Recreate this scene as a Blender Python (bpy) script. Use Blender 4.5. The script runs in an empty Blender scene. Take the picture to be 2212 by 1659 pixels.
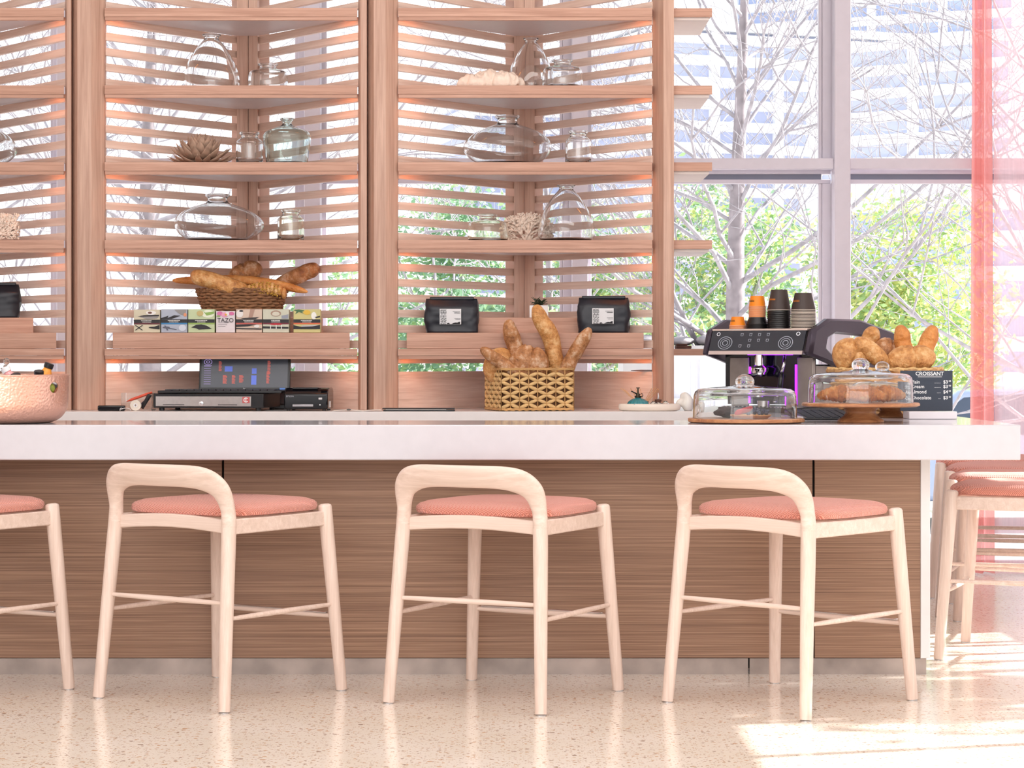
import bpy, bmesh, math, random
from mathutils import Vector, Matrix, Euler, noise as mnoise
PI = math.pi
sc = bpy.context.scene
col = sc.collection
random.seed(7)

# ------------------------------------------------------------------ camera
F, CX, HY, CH = 4830.0, 1106.0, 768.0, 1.15     # focal length in pixels, principal column, horizon row, eye height
def PX(px, Y): return (px - CX) * Y / F          # world X of an image column at distance Y
def PZ(py, Y): return CH - (py - HY) * Y / F     # world Z of an image row at distance Y
cam = bpy.data.cameras.new('camera')
cam.sensor_width = 36.0
cam.lens = 36.0 * F / 2212.0
cam.shift_y = -(829.5 - HY) / 2212.0
cam.clip_end = 600
co = bpy.data.objects.new('camera', cam); col.objects.link(co)
co.location = (0, 0, CH); co.rotation_euler = (PI / 2, 0, 0)
sc.camera = co

# ------------------------------------------------------------------ world, sun, large lights, exposure
sc.view_settings.view_transform = 'Standard'
sc.view_settings.look = 'None'
sc.view_settings.gamma = 1.0
sc.view_settings.exposure = -0.32
sc.view_settings.use_curve_mapping = False
sc.cycles.use_denoising = True
sc.cycles.max_bounces = 12
sc.cycles.transmission_bounces = 10
sc.cycles.transparent_max_bounces = 16
sc.cycles.caustics_reflective = False
sc.cycles.sample_clamp_indirect = 6.0
w = bpy.data.worlds.new('sky'); sc.world = w; w.use_nodes = True
nt = w.node_tree; nt.nodes.clear()
wo = nt.nodes.new('ShaderNodeOutputWorld'); bg = nt.nodes.new('ShaderNodeBackground')
tc = nt.nodes.new('ShaderNodeTexCoord'); sp = nt.nodes.new('ShaderNodeSeparateXYZ'); cr = nt.nodes.new('ShaderNodeValToRGB')
nt.links.new(tc.outputs['Generated'], sp.inputs[0]); nt.links.new(sp.outputs['Z'], cr.inputs[0])
cr.color_ramp.elements[0].position = 0.0; cr.color_ramp.elements[0].color = (1.0, 0.98, 0.97, 1)
cr.color_ramp.elements[1].position = 0.6; cr.color_ramp.elements[1].color = (0.78, 0.88, 1.0, 1)
nt.links.new(cr.outputs[0], bg.inputs[0]); nt.links.new(bg.outputs[0], wo.inputs[0])
bg.inputs[1].default_value = 2.0
sun = bpy.data.lights.new('sun', 'SUN'); sun.energy = 18.0; sun.angle = math.radians(0.6); sun.color = (1.0, 0.97, 0.93)
so = bpy.data.objects.new('sun', sun); col.objects.link(so)
SUN_TO = Vector((0.967, 0.25, 0.56)).normalized()          # direction towards the sun
so.rotation_euler = SUN_TO.to_track_quat('Z', 'Y').to_euler()
def area(name, loc, size, energy, color, target):
    l = bpy.data.lights.new(name, 'AREA'); l.shape = 'RECTANGLE'; l.size, l.size_y = size; l.energy = energy; l.color = color
    o = bpy.data.objects.new(name, l); col.objects.link(o); o.location = loc
    o.rotation_euler = (Vector(loc) - Vector(target)).to_track_quat('Z', 'Y').to_euler()
    return o
area('fill_light', (-0.6, 0.6, 3.2), (6.0, 3.0), 205, (1.0, 0.955, 0.93), (-0.3, 8.5, 1.2))  # added fill behind the camera, no real fitting
area('fill_light', (0.3, 6.2, 3.9), (5.5, 0.8), 75, (1.0, 0.95, 0.92), (0.3, 7.6, 0.0))  # second added fill, brightens the counter from above

# ------------------------------------------------------------------ helpers
def lin(c):
    return tuple((v / 255 / 12.92) if v / 255 <= 0.04045 else ((v / 255 + 0.055) / 1.055) ** 2.4 for v in c)
def tag(o, label=None, cat=None, group=None, kind=None):
    if label: o['label'] = label
    if cat: o['category'] = cat
    if group: o['group'] = group
    if kind: o['kind'] = kind
    return o
def thing(name, label, cat, loc=(0, 0, 0), rz=0.0, group=None):
    o = bpy.data.objects.new(name, None); col.objects.link(o)
    o.empty_display_size = 0.05
    o.location = loc; o.rotation_euler = (0, 0, rz)
    return tag(o, label, cat, group)
def copy_tree(o, parent=None):
    c = o.copy(); col.objects.link(c)
    if parent: c.parent = parent
    for ch in list(o.children): copy_tree(ch, c)
    return c

class MB:
    def __init__(s): s.v = []; s.f = []; s.m = None; s.mi = []; s.cur = 0
    def add(s, vs, fs):
        n = len(s.v)
        if s.m is not None: vs = [tuple(s.m @ Vector(p)) for p in vs]
        s.v += [tuple(p) for p in vs]
        s.f += [tuple(i + n for i in f) for f in fs]; s.mi += [s.cur] * len(fs)
        return s
    def box(s, x0, x1, y0, y1, z0, z1):
        return s.add([(x0,y0,z0),(x1,y0,z0),(x1,y1,z0),(x0,y1,z0),(x0,y0,z1),(x1,y0,z1),(x1,y1,z1),(x0,y1,z1)],
                     [(0,3,2,1),(4,5,6,7),(0,1,5,4),(1,2,6,5),(2,3,7,6),(3,0,4,7)])
    def prism(s, poly, z0, z1):
        n = len(poly)
        return s.add([(p[0], p[1], z0) for p in poly] + [(p[0], p[1], z1) for p in poly],
                     [tuple(range(n - 1, -1, -1)), tuple(range(n, 2 * n))] + [(i, (i + 1) % n, n + (i + 1) % n, n + i) for i in range(n)])
    def lathe(s, prof, segs=40, c=(0, 0, 0), sy=1.0, fn=None, skip=None):
        vs, fs, rings = [], [], []
        for (r, z) in prof:
            if r < 1e-6: rings.append([len(vs)]); vs.append((c[0], c[1], c[2] + z))
            else:
                ring = []
                for k in range(segs):
                    a = 2 * PI * k / segs
                    p = (r * math.cos(a), r * math.sin(a) * sy, z)
                    if fn: p = fn(p)
                    ring.append(len(vs)); vs.append((c[0] + p[0], c[1] + p[1], c[2] + p[2]))
                rings.append(ring)
        for a, b in zip(rings, rings[1:]):
            for k in range(segs):
                k2 = (k + 1) % segs
                if skip and len(a) > 1 and skip(vs[a[k]], vs[b[k] if len(b) > 1 else b[0]]): continue
                if len(a) == 1 and len(b) == 1: continue
                if len(a) == 1: fs.append((a[0], b[k2], b[k]))
                elif len(b) == 1: fs.append((a[k], a[k2], b[0]))
                else: fs.append((a[k], a[k2], b[k2], b[k]))
        return s.add(vs, fs)
    def tube(s, pts, radii, segs=10, cap=True, sq=None, ref=None, fn=None):
        """round or elliptical sweep; sq = list of second radii (along ref)"""
        pts = [Vector(p) for p in pts]; n = len(pts)
        if not isinstance(radii, (list, tuple)): radii = [radii] * n
        if sq is None: sq = radii
        t0 = (pts[1] - pts[0]).normalized()
        if ref is None:
            ref = Vector((0, 0, 1)) if abs(t0.z) < 0.9 else Vector((1, 0, 0))
        nb = Vector(ref); vs, fs = [], []
        for i, p in enumerate(pts):
            t = (pts[min(i + 1, n - 1)] - pts[max(i - 1, 0)])
            t = t.normalized() if t.length > 1e-9 else t0
            nb = (nb - t * nb.dot(t)); nb = nb.normalized() if nb.length > 1e-6 else t.orthogonal().normalized()
            na = t.cross(nb)
            for k in range(segs):
                a = 2 * PI * k / segs
                q = p + na * (math.cos(a) * radii[i]) + nb * (math.sin(a) * sq[i])
                if fn: q = fn(q, i, a)
                vs.append(tuple(q))
        for i in range(n - 1):
            for k in range(segs):
                k2 = (k + 1) % segs
                fs.append((i * segs + k, i * segs + k2, (i + 1) * segs + k2, (i + 1) * segs + k))
        if cap:
            fs.append(tuple(range(segs - 1, -1, -1))); fs.append(tuple((n - 1) * segs + k for k in range(segs)))
        return s.add(vs, fs)
    def ell(s, c, r, nu=16, nv=10, fn=None):
        prof = [(math.sin(PI * i / nv), -math.cos(PI * i / nv)) for i in range(nv + 1)]
        prof[0] = (0, -1); prof[-1] = (0, 1)
        vs0 = MB().lathe(prof, nu)
        vv = []
        for p in vs0.v:
            q = (p[0] * r[0], p[1] * r[1], p[2] * r[2])
            if fn: q = fn(q)
            vv.append((c[0] + q[0], c[1] + q[1], c[2] + q[2]))
        return s.add(vv, vs0.f)
    def build(s, name, mat, parent=None, smooth=False, bev=0.0, segs=2, loc=None, rot=None, sub=0, label=None):
        me = bpy.data.meshes.new(name); me.from_pydata(s.v, [], s.f); me.update()
        for m in (mat if isinstance(mat, (list, tuple)) else [mat]): me.materials.append(m)
        if isinstance(mat, (list, tuple)):
            for p, i in zip(me.polygons, s.mi): p.material_index = i
        bm = bmesh.new(); bm.from_mesh(me); bmesh.ops.recalc_face_normals(bm, faces=bm.faces); bm.to_mesh(me); bm.free()
        if smooth:
            me.shade_smooth() if smooth is True else None
            if smooth is not True:
                me.shade_smooth(); me.set_sharp_from_angle(angle=smooth)
        o = bpy.data.objects.new(name, me); col.objects.link(o)
        if parent is not None: o.parent = parent
        if loc: o.location = loc
        if rot: o.rotation_euler = rot
        if bev:
            b = o.modifiers.new('bevel', 'BEVEL'); b.width = bev; b.segments = segs; b.limit_method = 'ANGLE'; b.angle_limit = 0.6
            if not smooth: me.shade_smooth(); me.set_sharp_from_angle(angle=0.7)
        if sub:
            m = o.modifiers.new('sub', 'SUBSURF'); m.levels = sub; m.render_levels = sub
        if label: o['label'] = label
        return o

def text(name, body, size, mat, parent=None, loc=(0,0,0), rot=(PI/2,0,0), align='CENTER', ext=0.0004, bold=0.0, sx=1.0):
    cu = bpy.data.curves.new(name, 'FONT'); cu.body = body; cu.size = size; cu.extrude = ext; cu.align_x = align; cu.align_y = 'CENTER'; cu.offset = bold
    cu.resolution_u = 3
    t = bpy.data.objects.new(name + '_tmp', cu); col.objects.link(t)
    dg = bpy.context.evaluated_depsgraph_get()
    me = bpy.data.meshes.new_from_object(t.evaluated_get(dg))
    bpy.data.objects.remove(t)
    me.materials.clear(); me.materials.append(mat)
    o = bpy.data.objects.new(name, me); col.objects.link(o)
    if parent is not None: o.parent = parent
    o.location = loc; o.rotation_euler = rot; o.scale = (sx, 1, 1)
    return o

# ------------------------------------------------------------------ materials
def bsdf(name):
    m = bpy.data.materials.new(name); m.use_nodes = True
    return m, m.node_tree, m.node_tree.nodes['Principled BSDF']
def M(name, c, rough=0.5, metal=0.0, spec=0.5, coat=0.0, emis=None, es=0.0, noisy=0.0, nscale=20, bump=0.0):
    m, nt, b = bsdf(name); L = lin(c)
    b.inputs['Base Color'].default_value = (*L, 1); b.inputs['Roughness'].default_value = rough
    b.inputs['Metallic'].default_value = metal; b.inputs['Specular IOR Level'].default_value = spec; b.inputs['Coat Weight'].default_value = coat
    if emis: b.inputs['Emission Color'].default_value = (*lin(emis), 1); b.inputs['Emission Strength'].default_value = es
    tcn = nt.nodes.new('ShaderNodeTexCoord'); n = nt.nodes.new('ShaderNodeTexNoise'); n.inputs['Scale'].default_value = nscale; n.inputs['Detail'].default_value = 4
    nt.links.new(tcn.outputs['Object'], n.inputs['Vector'])
    r = nt.nodes.new('ShaderNodeValToRGB'); a = max(noisy, 0.02)
    r.color_ramp.elements[0].position = 0.3; r.color_ramp.elements[0].color = (*[max(0, v * (1 - a)) for v in L], 1)
    r.color_ramp.elements[1].position = 0.7; r.color_ramp.elements[1].color = (*[min(1, v * (1 + a)) for v in L], 1)
    nt.links.new(n.outputs[0], r.inputs[0]); nt.links.new(r.outputs[0], b.inputs['Base Color'])
    if bump:
        bp = nt.nodes.new('ShaderNodeBump'); bp.inputs['Strength'].default_value = bump; bp.inputs['Distance'].default_value = 0.01
        nt.links.new(n.outputs[0], bp.inputs['Height']); nt.links.new(bp.outputs[0], b.inputs['Normal'])
    return m
def wood(name, c1, c2, axis=0, across=28.0, along=1.6, rough=0.45, bump=0.05, mid=None, fine=0.25):
    m, nt, b = bsdf(name)
    tcn = nt.nodes.new('ShaderNodeTexCoord'); mp = nt.nodes.new('ShaderNodeMapping'); n = nt.nodes.new('ShaderNodeTexNoise'); n2 = nt.nodes.new('ShaderNodeTexNoise')
    s = [across] * 3; s[axis] = along; mp.inputs['Scale'].default_value = s
    n.inputs['Scale'].default_value = 1.0; n.inputs['Detail'].default_value = 6; n.inputs['Roughness'].default_value = 0.65; n.inputs['Distortion'].default_value = 0.6
    n2.inputs['Scale'].default_value = 5.0; n2.inputs['Detail'].default_value = 2
    nt.links.new(tcn.outputs['Object'], mp.inputs[0]); nt.links.new(mp.outputs[0], n.inputs['Vector']); nt.links.new(mp.outputs[0], n2.inputs['Vector'])
    ad = nt.nodes.new('ShaderNodeMix'); ad.data_type = 'FLOAT'; ad.inputs[0].default_value = fine
    nt.links.new(n.outputs[0], ad.inputs[2]); nt.links.new(n2.outputs[0], ad.inputs[3])
    r = nt.nodes.new('ShaderNodeValToRGB'); r.color_ramp.elements[0].position = 0.34; r.color_ramp.elements[0].color = (*lin(c1), 1)
    r.color_ramp.elements[1].position = 0.64; r.color_ramp.elements[1].color = (*lin(c2), 1)
    if mid: e = r.color_ramp.elements.new(0.5); e.color = (*lin(mid), 1)
    nt.links.new(ad.outputs[0], r.inputs[0]); nt.links.new(r.outputs[0], b.inputs['Base Color'])
    b.inputs['Roughness'].default_value = rough
    bp = nt.nodes.new('ShaderNodeBump'); bp.inputs['Strength'].default_value = bump; bp.inputs['Distance'].default_value = 0.005
    nt.links.new(n.outputs[0], bp.inputs['Height']); nt.links.new(bp.outputs[0], b.inputs['Normal'])
    return m
def glass(name, tint=(1, 1, 1), rough=0.0, ior=1.45):
    m, nt, b = bsdf(name)
    b.inputs['Base Color'].default_value = (*tint, 1); b.inputs['Transmission Weight'].default_value = 1.0
    b.inputs['Roughness'].default_value = rough; b.inputs['IOR'].default_value = ior
    return m
def pane_mat(name, tint=(1, 1, 1), f=1.12):
    m = bpy.data.materials.new(name); m.use_nodes = True; nt = m.node_tree; nt.nodes.clear()
    out = nt.nodes.new('ShaderNodeOutputMaterial'); mx = nt.nodes.new('ShaderNodeMixShader'); t = nt.nodes.new('ShaderNodeBsdfTransparent'); g = nt.nodes.new('ShaderNodeBsdfGlossy')
    fr = nt.nodes.new('ShaderNodeFresnel'); fr.inputs[0].default_value = f
    t.inputs[0].default_value = (*tint, 1); g.inputs['Roughness'].default_value = 0.0
    nt.links.new(fr.outputs[0], mx.inputs[0]); nt.links.new(t.outputs[0], mx.inputs[1]); nt.links.new(g.outputs[0], mx.inputs[2]); nt.links.new(mx.outputs[0], out.inputs[0])
    return m

OAK = wood('oak_across', (172, 126, 104), (212, 168, 146), 0, 34, 1.3, mid=(194, 148, 126))
OAKS = wood('oak_slat', (210, 180, 163), (245, 224, 211), 0, 34, 1.3, mid=(230, 204, 189))  # paler than the shelf oak, makes up for light missing inside the units
OAKC = wood('oak_corner_post', (206, 172, 154), (240, 214, 199), 2, 34, 1.3, mid=(225, 195, 178))  # corner posts lightened likewise against the dim interior
OAKV = wood('oak_upright', (174, 134, 114), (212, 174, 154), 2, 30, 1.1, mid=(195, 156, 136))
OAKU = M('shelf_underside', (222, 212, 214), 0.4)
ASH = wood('pale_ash', (217, 193, 177), (238, 218, 205), 2, 42, 1.5, rough=0.4, mid=(229, 205, 191), bump=0.02)
ASHX = wood('pale_ash_across', (217, 193, 177), (238, 218, 205), 0, 42, 1.5, rough=0.4, mid=(229, 205, 191), bump=0.02)
ZEB = wood('striped_laminate', (112, 80, 62), (190, 152, 124), 0, 240, 0.8, rough=0.42, mid=(154, 118, 94), bump=0.02, fine=0.4)
SOLID = M('white_worktop', (206, 203, 209), 0.12, spec=0.5, coat=0.3)
WHITE = M('white_paint', (240, 238, 238), 0.5)
WMETAL = M('window_frame_paint', (214, 208, 218), 0.35)
DKGAP = M('dark_gap', (22, 18, 18), 0.8)
BLACK = M('black_plastic', (20, 20, 24), 0.35)
BLACKG = M('black_gloss', (14, 14, 20), 0.12)
STEEL = M('brushed_steel', (190, 184, 182), 0.3, 1.0, noisy=0.06, nscale=60)
CHROME = M('chrome', (235, 235, 238), 0.06, 1.0)
KICK = M('worn_aluminium', (176, 162, 154), 0.45, 0.35, noisy=0.3, nscale=6)
SHEER = None
# coral fabric with chevron weave
def chevron(name):
    m, nt, b = bsdf(name)
    tcn = nt.nodes.new('ShaderNodeTexCoord'); sx = nt.nodes.new('ShaderNodeSeparateXYZ'); nt.links.new(tcn.outputs['Object'], sx.inputs[0])
    def math_(op, a, bb=None, v=None):
        n = nt.nodes.new('ShaderNodeMath'); n.operation = op
        if a is not None: nt.links.new(a, n.inputs[0])
        if bb is not None: nt.links.new(bb, n.inputs[1])
        if v is not None: n.inputs[1].default_value = v
        return n.outputs[0]
    zz = math_('PINGPONG', sx.outputs['X'], v=0.007)
    k = math_('ADD', sx.outputs['Y'], zz); k = math_('ADD', k, sx.outputs['Z']); k = math_('PINGPONG', k, v=0.0037); k = math_('MULTIPLY', k, v=270.0)
    r = nt.nodes.new('ShaderNodeValToRGB'); r.color_ramp.elements[0].position = 0.1; r.color_ramp.elements[0].color = (*lin((198, 104, 84)), 1)
    r.color_ramp.elements[1].position = 0.6; r.color_ramp.elements[1].color = (*lin((246, 164, 144)), 1)
    nt.links.new(k, r.inputs[0]); nt.links.new(r.outputs[0], b.inputs['Base Color'])
    bp = nt.nodes.new('ShaderNodeBump'); bp.inputs['Strength'].default_value = 0.7; bp.inputs['Distance'].default_value = 0.004
    nt.links.new(k, bp.inputs['Height']); nt.links.new(bp.outputs[0], b.inputs['Normal'])
    b.inputs['Roughness'].default_value = 0.75; b.inputs['Sheen Weight'].default_value = 0.4
    return m
CORAL = chevron('coral_weave')

def terrazzo():
    m, nt, b = bsdf('terrazzo')
    tcn = nt.nodes.new('ShaderNodeTexCoord'); base = None
    n = nt.nodes.new('ShaderNodeTexNoise'); n.inputs['Scale'].default_value = 2.5; n.inputs['Detail'].default_value = 5
    nt.links.new(tcn.outputs['Object'], n.inputs['Vector'])
    r = nt.nodes.new('ShaderNodeValToRGB'); r.color_ramp.elements[0].position = 0.3; r.color_ramp.elements[0].color = (*lin((240, 228, 212)), 1)
    r.color_ramp.elements[1].position = 0.7; r.color_ramp.elements[1].color = (*lin((248, 238, 227)), 1)
    nt.links.new(n.outputs[0], r.inputs[0]); cur = r.outputs[0]
    for sc_, thr, cols in ((60, 0.13, [(216, 178, 146), (204, 176, 150), (234, 216, 192), (218, 190, 160), (176, 150, 130)]),
                           (130, 0.16, [(196, 160, 128), (236, 222, 206), (170, 142, 120), (214, 186, 156), (236, 224, 210)]),
                           (34, 0.10, [(222, 190, 160), (236, 220, 202), (214, 176, 144), (226, 204, 180), (170, 146, 130)])):
        mp = nt.nodes.new('ShaderNodeMapping'); mp.inputs['Location'].default_value = (sc_ * .37, sc_ * .11, 0); nt.links.new(tcn.outputs['Object'], mp.inputs[0])
        wn = nt.nodes.new('ShaderNodeTexNoise'); wn.inputs['Scale'].default_value = sc_ * 1.7; nt.links.new(mp.outputs[0], wn.inputs['Vector'])
        mix = nt.nodes.new('ShaderNodeMix'); mix.data_type = 'VECTOR'; mix.inputs[0].default_value = 0.012
        nt.links.new(mp.outputs[0], mix.inputs[4]); nt.links.new(wn.outputs['Color'], mix.inputs[5])
        v = nt.nodes.new('ShaderNodeTexVoronoi'); v.inputs['Scale'].default_value = sc_; nt.links.new(mix.outputs[1], v.inputs['Vector'])
        cut = nt.nodes.new('ShaderNodeMath'); cut.operation = 'LESS_THAN'
        # chip size varies with a random value per cell
        sep = nt.nodes.new('ShaderNodeSeparateColor'); nt.links.new(v.outputs['Color'], sep.inputs[0])
        mul = nt.nodes.new('ShaderNodeMath'); mul.operation = 'MULTIPLY'; mul.inputs[1].default_value = thr * 2.9; nt.links.new(sep.outputs[0], mul.inputs[0])
        nt.links.new(v.outputs['Distance'], cut.inputs[0]); nt.links.new(mul.outputs[0], cut.inputs[1])
        c = nt.nodes.new('ShaderNodeValToRGB'); c.color_ramp.interpolation = 'CONSTANT'
        while len(c.color_ramp.elements) < 5: c.color_ramp.elements.new(0.5)
        for i, e in enumerate(c.color_ramp.elements): e.position = i / 5
        for i, e in enumerate(c.color_ramp.elements): e.color = (*lin(cols[i]), 1)
        nt.links.new(sep.outputs[1], c.inputs[0])
        mx = nt.nodes.new('ShaderNodeMix'); mx.data_type = 'RGBA'; nt.links.new(cut.outputs[0], mx.inputs[0]); nt.links.new(cur, mx.inputs[6]); nt.links.new(c.outputs[0], mx.inputs[7])
        cur = mx.outputs[2]
    nt.links.new(cur, b.inputs['Base Color']); b.inputs['Roughness'].default_value = 0.16; b.inputs['Specular IOR Level'].default_value = 0.6
    return m
TERR = terrazzo()

def structure(o): o['kind'] = 'structure'; return o

# ------------------------------------------------------------------ room shell
YW = 12.0
structure(MB().box(-5.2, 3.5, -1.5, YW + 0.1, -0.1, 0.0).build('floor', TERR))
structure(MB().box(-5.2, 3.7, 1.0, YW + 0.3, 4.1, 4.25).build('ceiling', WHITE))
structure(MB().box(-5.3, -5.2, -1.5, YW + 0.3, -0.1, 4.1).build('wall_left', WHITE))
# unseen right side: solid wall over low glazing, shaped to keep sun patches low
XR = 3.5
wr = MB()
wr.box(XR, XR + .18, 9.75, YW + .3, -0.1, 4.1)
wr.box(XR, XR + .18, 6.5, 9.75, 1.72, 4.1)
wr.box(XR, XR + .18, -1.5, 6.5, -.1, 4.1)
structure(wr.build('wall_right', WHITE))
fr = MB()
for y in (6.53, 7.15, 7.78, 8.3, 8.85, 9.4, 9.72): fr.box(XR + .05, XR + .11, y - .018, y + .018, 0.0, 1.72)
fr.box(XR + .05, XR + .11, 6.5, 9.75, 0.0, .05); fr.box(XR + .05, XR + .11, 6.5, 9.75, .84, .88)
w5 = structure(fr.build('window_5', WMETAL))
PANE = pane_mat('window_glass', (0.98, 0.99, 1.0))
o = MB().add([(XR + .08, 6.5, 0), (XR + .08, 9.75, 0), (XR + .08, 9.75, 1.72), (XR + .08, 6.5, 1.72)], [(0, 1, 2, 3)]).build('window_pane', PANE, w5)

# back glazed wall: posts on the room side, thinner frames and panes behind
posts = [-3.80, -2.385, -1.074, .3457, 1.7356, 3.13]
zt0, zt1 = PZ(366, YW - .1), PZ(343, YW - .1)
PW = .043
for i, xm in enumerate(posts):
    p = MB().box(xm - PW + .015, xm + PW + .015, YW - .16, YW - .04, 0.0, 4.1)
    structure(p.build('trim_%d' % (i + 1), WMETAL, bev=.006))
for i, (xa, xb) in enumerate(zip(posts, posts[1:])):
    g = MB(); a, b_ = xa + PW + .0151, xb - PW + .0149
    # rail between the posts
    g.box(a, b_, YW - .14, YW - .05, zt0, zt1)
    zl = PZ(397, YW); zu = PZ(365, YW)
    g.box(a, b_, YW - .04, YW + .04, PZ(377, YW), PZ(367, YW))
    g.box(a, b_, YW - .02, YW + .04, zl, PZ(388, YW))
    for (z0, z1) in ((.0, zl), (zt1, 4.1)):
        g.box(a - .05, a + .022, YW - .02, YW + .04, z0, z1); g.box(b_ - .045, b_ + .05, YW - .03, YW + .04, z0, z1)
        g.box(b_ - .062, b_ - .045, YW - .01, YW + .04, z0, z1)
    g.box(a, b_, YW - .02, YW + .04, 0.0, .05)
    wdw = structure(g.build('window_%d' % (i + 1 if i < 4 else 6), WMETAL, bev=.003))
    dk = MB().box(a + .02, b_ - .05, YW - .015, YW + .01, PZ(388, YW), PZ(377, YW)).build('dark_frame_strip', M('frame_strip_grey', (128, 132, 150), .6), wdw)  # darker grey strip between the upper and lower frame rails
    pn = MB()
    for (z0, z1) in ((.05, zl), (zt1, 4.1)):
        pn.add([(a + .02, YW + .015, z0), (b_ - .04, YW + .015, z0), (b_ - .04, YW + .015, z1), (a + .02, YW + .015, z1)], [(0, 1, 2, 3)])
    pn.build('window_pane', PANE, wdw)

# ------------------------------------------------------------------ counters
ZT = .911                       # worktop height
wt = MB()
SX = PX(2205, 7.7)
wt.box(-4.2, SX, 7.70, 8.245, PZ(994, 7.7), ZT)
front = wt.build('worktop', SOLID, bev=.004)
tag(front, 'thick glossy white worktop running along the front of the bar', 'worktop')
rt = MB().box(.95, SX, 8.2455, 10.6, ZT - .12, ZT)
o = rt.build('worktop', SOLID, bev=.003)
tag(o, 'white side worktop at the right end under the coffee machine and croissant board', 'worktop')
bt = MB().box(-4.2, .949, 9.54, 10.62, ZT - .045, ZT)
o = bt.build('worktop', M('white_back_worktop', (238, 230, 228), .2), bev=.002)
tag(o, 'white rear worktop under the wooden shelving and cash drawer', 'worktop')
cb = thing('bar_counter', 'bar front clad in horizontally striped brown laminate with metal kick plate', 'counter', (0, 8.06, 0))
zb, zk = PZ(994, 7.7), PZ(1421, 8.06)
xs = [-4.2, PX(479, 8.06), PX(484, 8.06), PX(1755, 8.06), PX(1760, 8.06), PX(1988, 8.06)]
for a, b_ in ((0, 1), (2, 3), (4, 5)):
    MB().box(xs[a], xs[b_], 0, .018, zk, zb - .001).build('front_panel', ZEB, cb)
MB().box(-4.2, xs[5] - .002, .0181, .15, 0.02, zb - .001).build('carcass', DKGAP, cb)
XE = PX(2009, 8.06)
MB().box(xs[5] + .0005, XE, -.004, 2.45, zk - .002, zb - .001).build('end_panel', WHITE, cb, bev=.002, label='white end panel')
k0 = PX(1617, 8.08)
MB().box(-4.2, k0 - .003, .008, .017, 0.0, zk - .003).build('kick_plate', KICK, cb)
MB().box(k0 + .003, XE - .012, .008, .017, 0.0, zk - .003).build('kick_plate', KICK, cb)
MB().box(xs[5] - .05, XE - .012, .0175, 2.4, 0.0, zk - .003).build('side_plinth', KICK, cb)
bc = MB().box(-4.2, 1.40, 9.60, 10.58, 0.0, ZT - .121).build('rear_cabinet', M('rear_cabinet_white', (225, 220, 218), .5))
tag(bc, 'plain cabinet carcass carrying the rear worktop behind the bar', 'cabinet')

# ------------------------------------------------------------------ shelving units
YF, YB = 9.75, 10.45
SH = [2.671, 2.332, 1.996, 1.655, 1.180]        # shelf top heights
STRIPE = M('warm_led_strip', (255, 190, 120), emis=(255, 150, 72), es=50.0)
def shelving(xl, xr, xil, xir, label, last=False, bulk=1):
    """xl/xr outer seams, xil/xir inner edges of the posts"""
    xm = (xil + xir) / 2
    t = thing('display_shelving', label, 'shelving unit', (xm, YF, ZT))
    zt = 3.08 - ZT
    L, R_, A, B = xl - xm, xr - xm, xil - xm, xir - xm
    # front posts, faceted plan
    MB().prism([(L + .001, .05), (L + .03, .0), (A - .05, .0), (A, .045), (A + .0, .09), (L + .001, .13)], 0.0005, zt).build('front_post', OAKV, t, bev=.0015)
    if last: MB().prism([(B, .07), (B + .045, .0), (R_, .0), (R_, .13), (B, .11)], 0.0005, zt).build('front_post', OAKV, t, bev=.0015)
    else: MB().prism([(B, .05), (B + .012, .028), (R_ - .001, .028), (R_ - .001, .13), (B, .09)], 0.0005, zt).build('front_post', OAKV, t, bev=.0015)
    # vertex posts
    d = YB - YF
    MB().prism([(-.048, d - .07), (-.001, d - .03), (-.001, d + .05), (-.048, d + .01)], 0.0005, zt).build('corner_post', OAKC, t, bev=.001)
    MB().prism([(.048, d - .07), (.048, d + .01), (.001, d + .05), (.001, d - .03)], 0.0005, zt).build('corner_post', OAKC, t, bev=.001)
    MB().box(-.088, .088, d + .06, d + .08, 0.0005, zt).build('rear_board', M('pale_rear_board', (226, 200, 190), .5), t)
    for sgn, x0 in ((1, A), (-1, B)):
        p0 = Vector((x0 + sgn * .002, .062)); p1 = Vector((-sgn * .044, d - .03)); v = p1 - p0; ang = math.atan2(v.y, v.x); ln = v.length
        mb = MB(); n = -20
        while n <= 7:
            z1 = 1.622 - .0676 * n - ZT
            if z1 < zt: mb.box(0, ln, 0.0, .022, z1 - .0338, z1)
            n += 1
        if sgn < 0: mb.v = [(x, -y, z) for x, y, z in mb.v]
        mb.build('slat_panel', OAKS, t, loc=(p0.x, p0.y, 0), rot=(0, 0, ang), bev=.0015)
        bb = MB().box(0, ln, 0.0, .02, .0005, 1.079 - ZT)
        if sgn < 0: bb.v = [(x, -y, z) for x, y, z in bb.v]
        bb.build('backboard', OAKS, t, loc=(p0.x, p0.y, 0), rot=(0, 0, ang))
    for i, z in enumerate(SH):
        z -= ZT; th = .038 if i < 4 else .030
        s = MB().prism([(A + .002, .032), (B - .002, .032), (B - .03, .075), (.052, d - .085), (-.052, d - .085), (A + .03, .075)], z - th, z)
        s.cur = 1
        s.prism([(A + .03, .090), (B - .03, .090), (.05, d - .10), (-.05, d - .10)], z - th - .003, z - th - .0002)
        s.cur = 0
        s.box(A + .004, B - .004, .036, .050, z - th - .016, z - th - .0002)
        so_ = s.build('shelf', [OAK, OAKU], t)
        for xa_, xb_ in ((A + .045, A + .20), (B - .20, B - .045)): MB().box(xa_, xb_, .052, .058, z - th - .0015, z - th - .0003).build('light_strip', STRIPE, so_, label='glowing warm light strip')
    return t
PER = 1.286
xil, xir = PX(222, YF), PX(772, YF)
shelving(PX(152, YF), PX(792, YF), xil, xir, 'slatted wooden display unit over the cash drawer, middle one in view')
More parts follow.
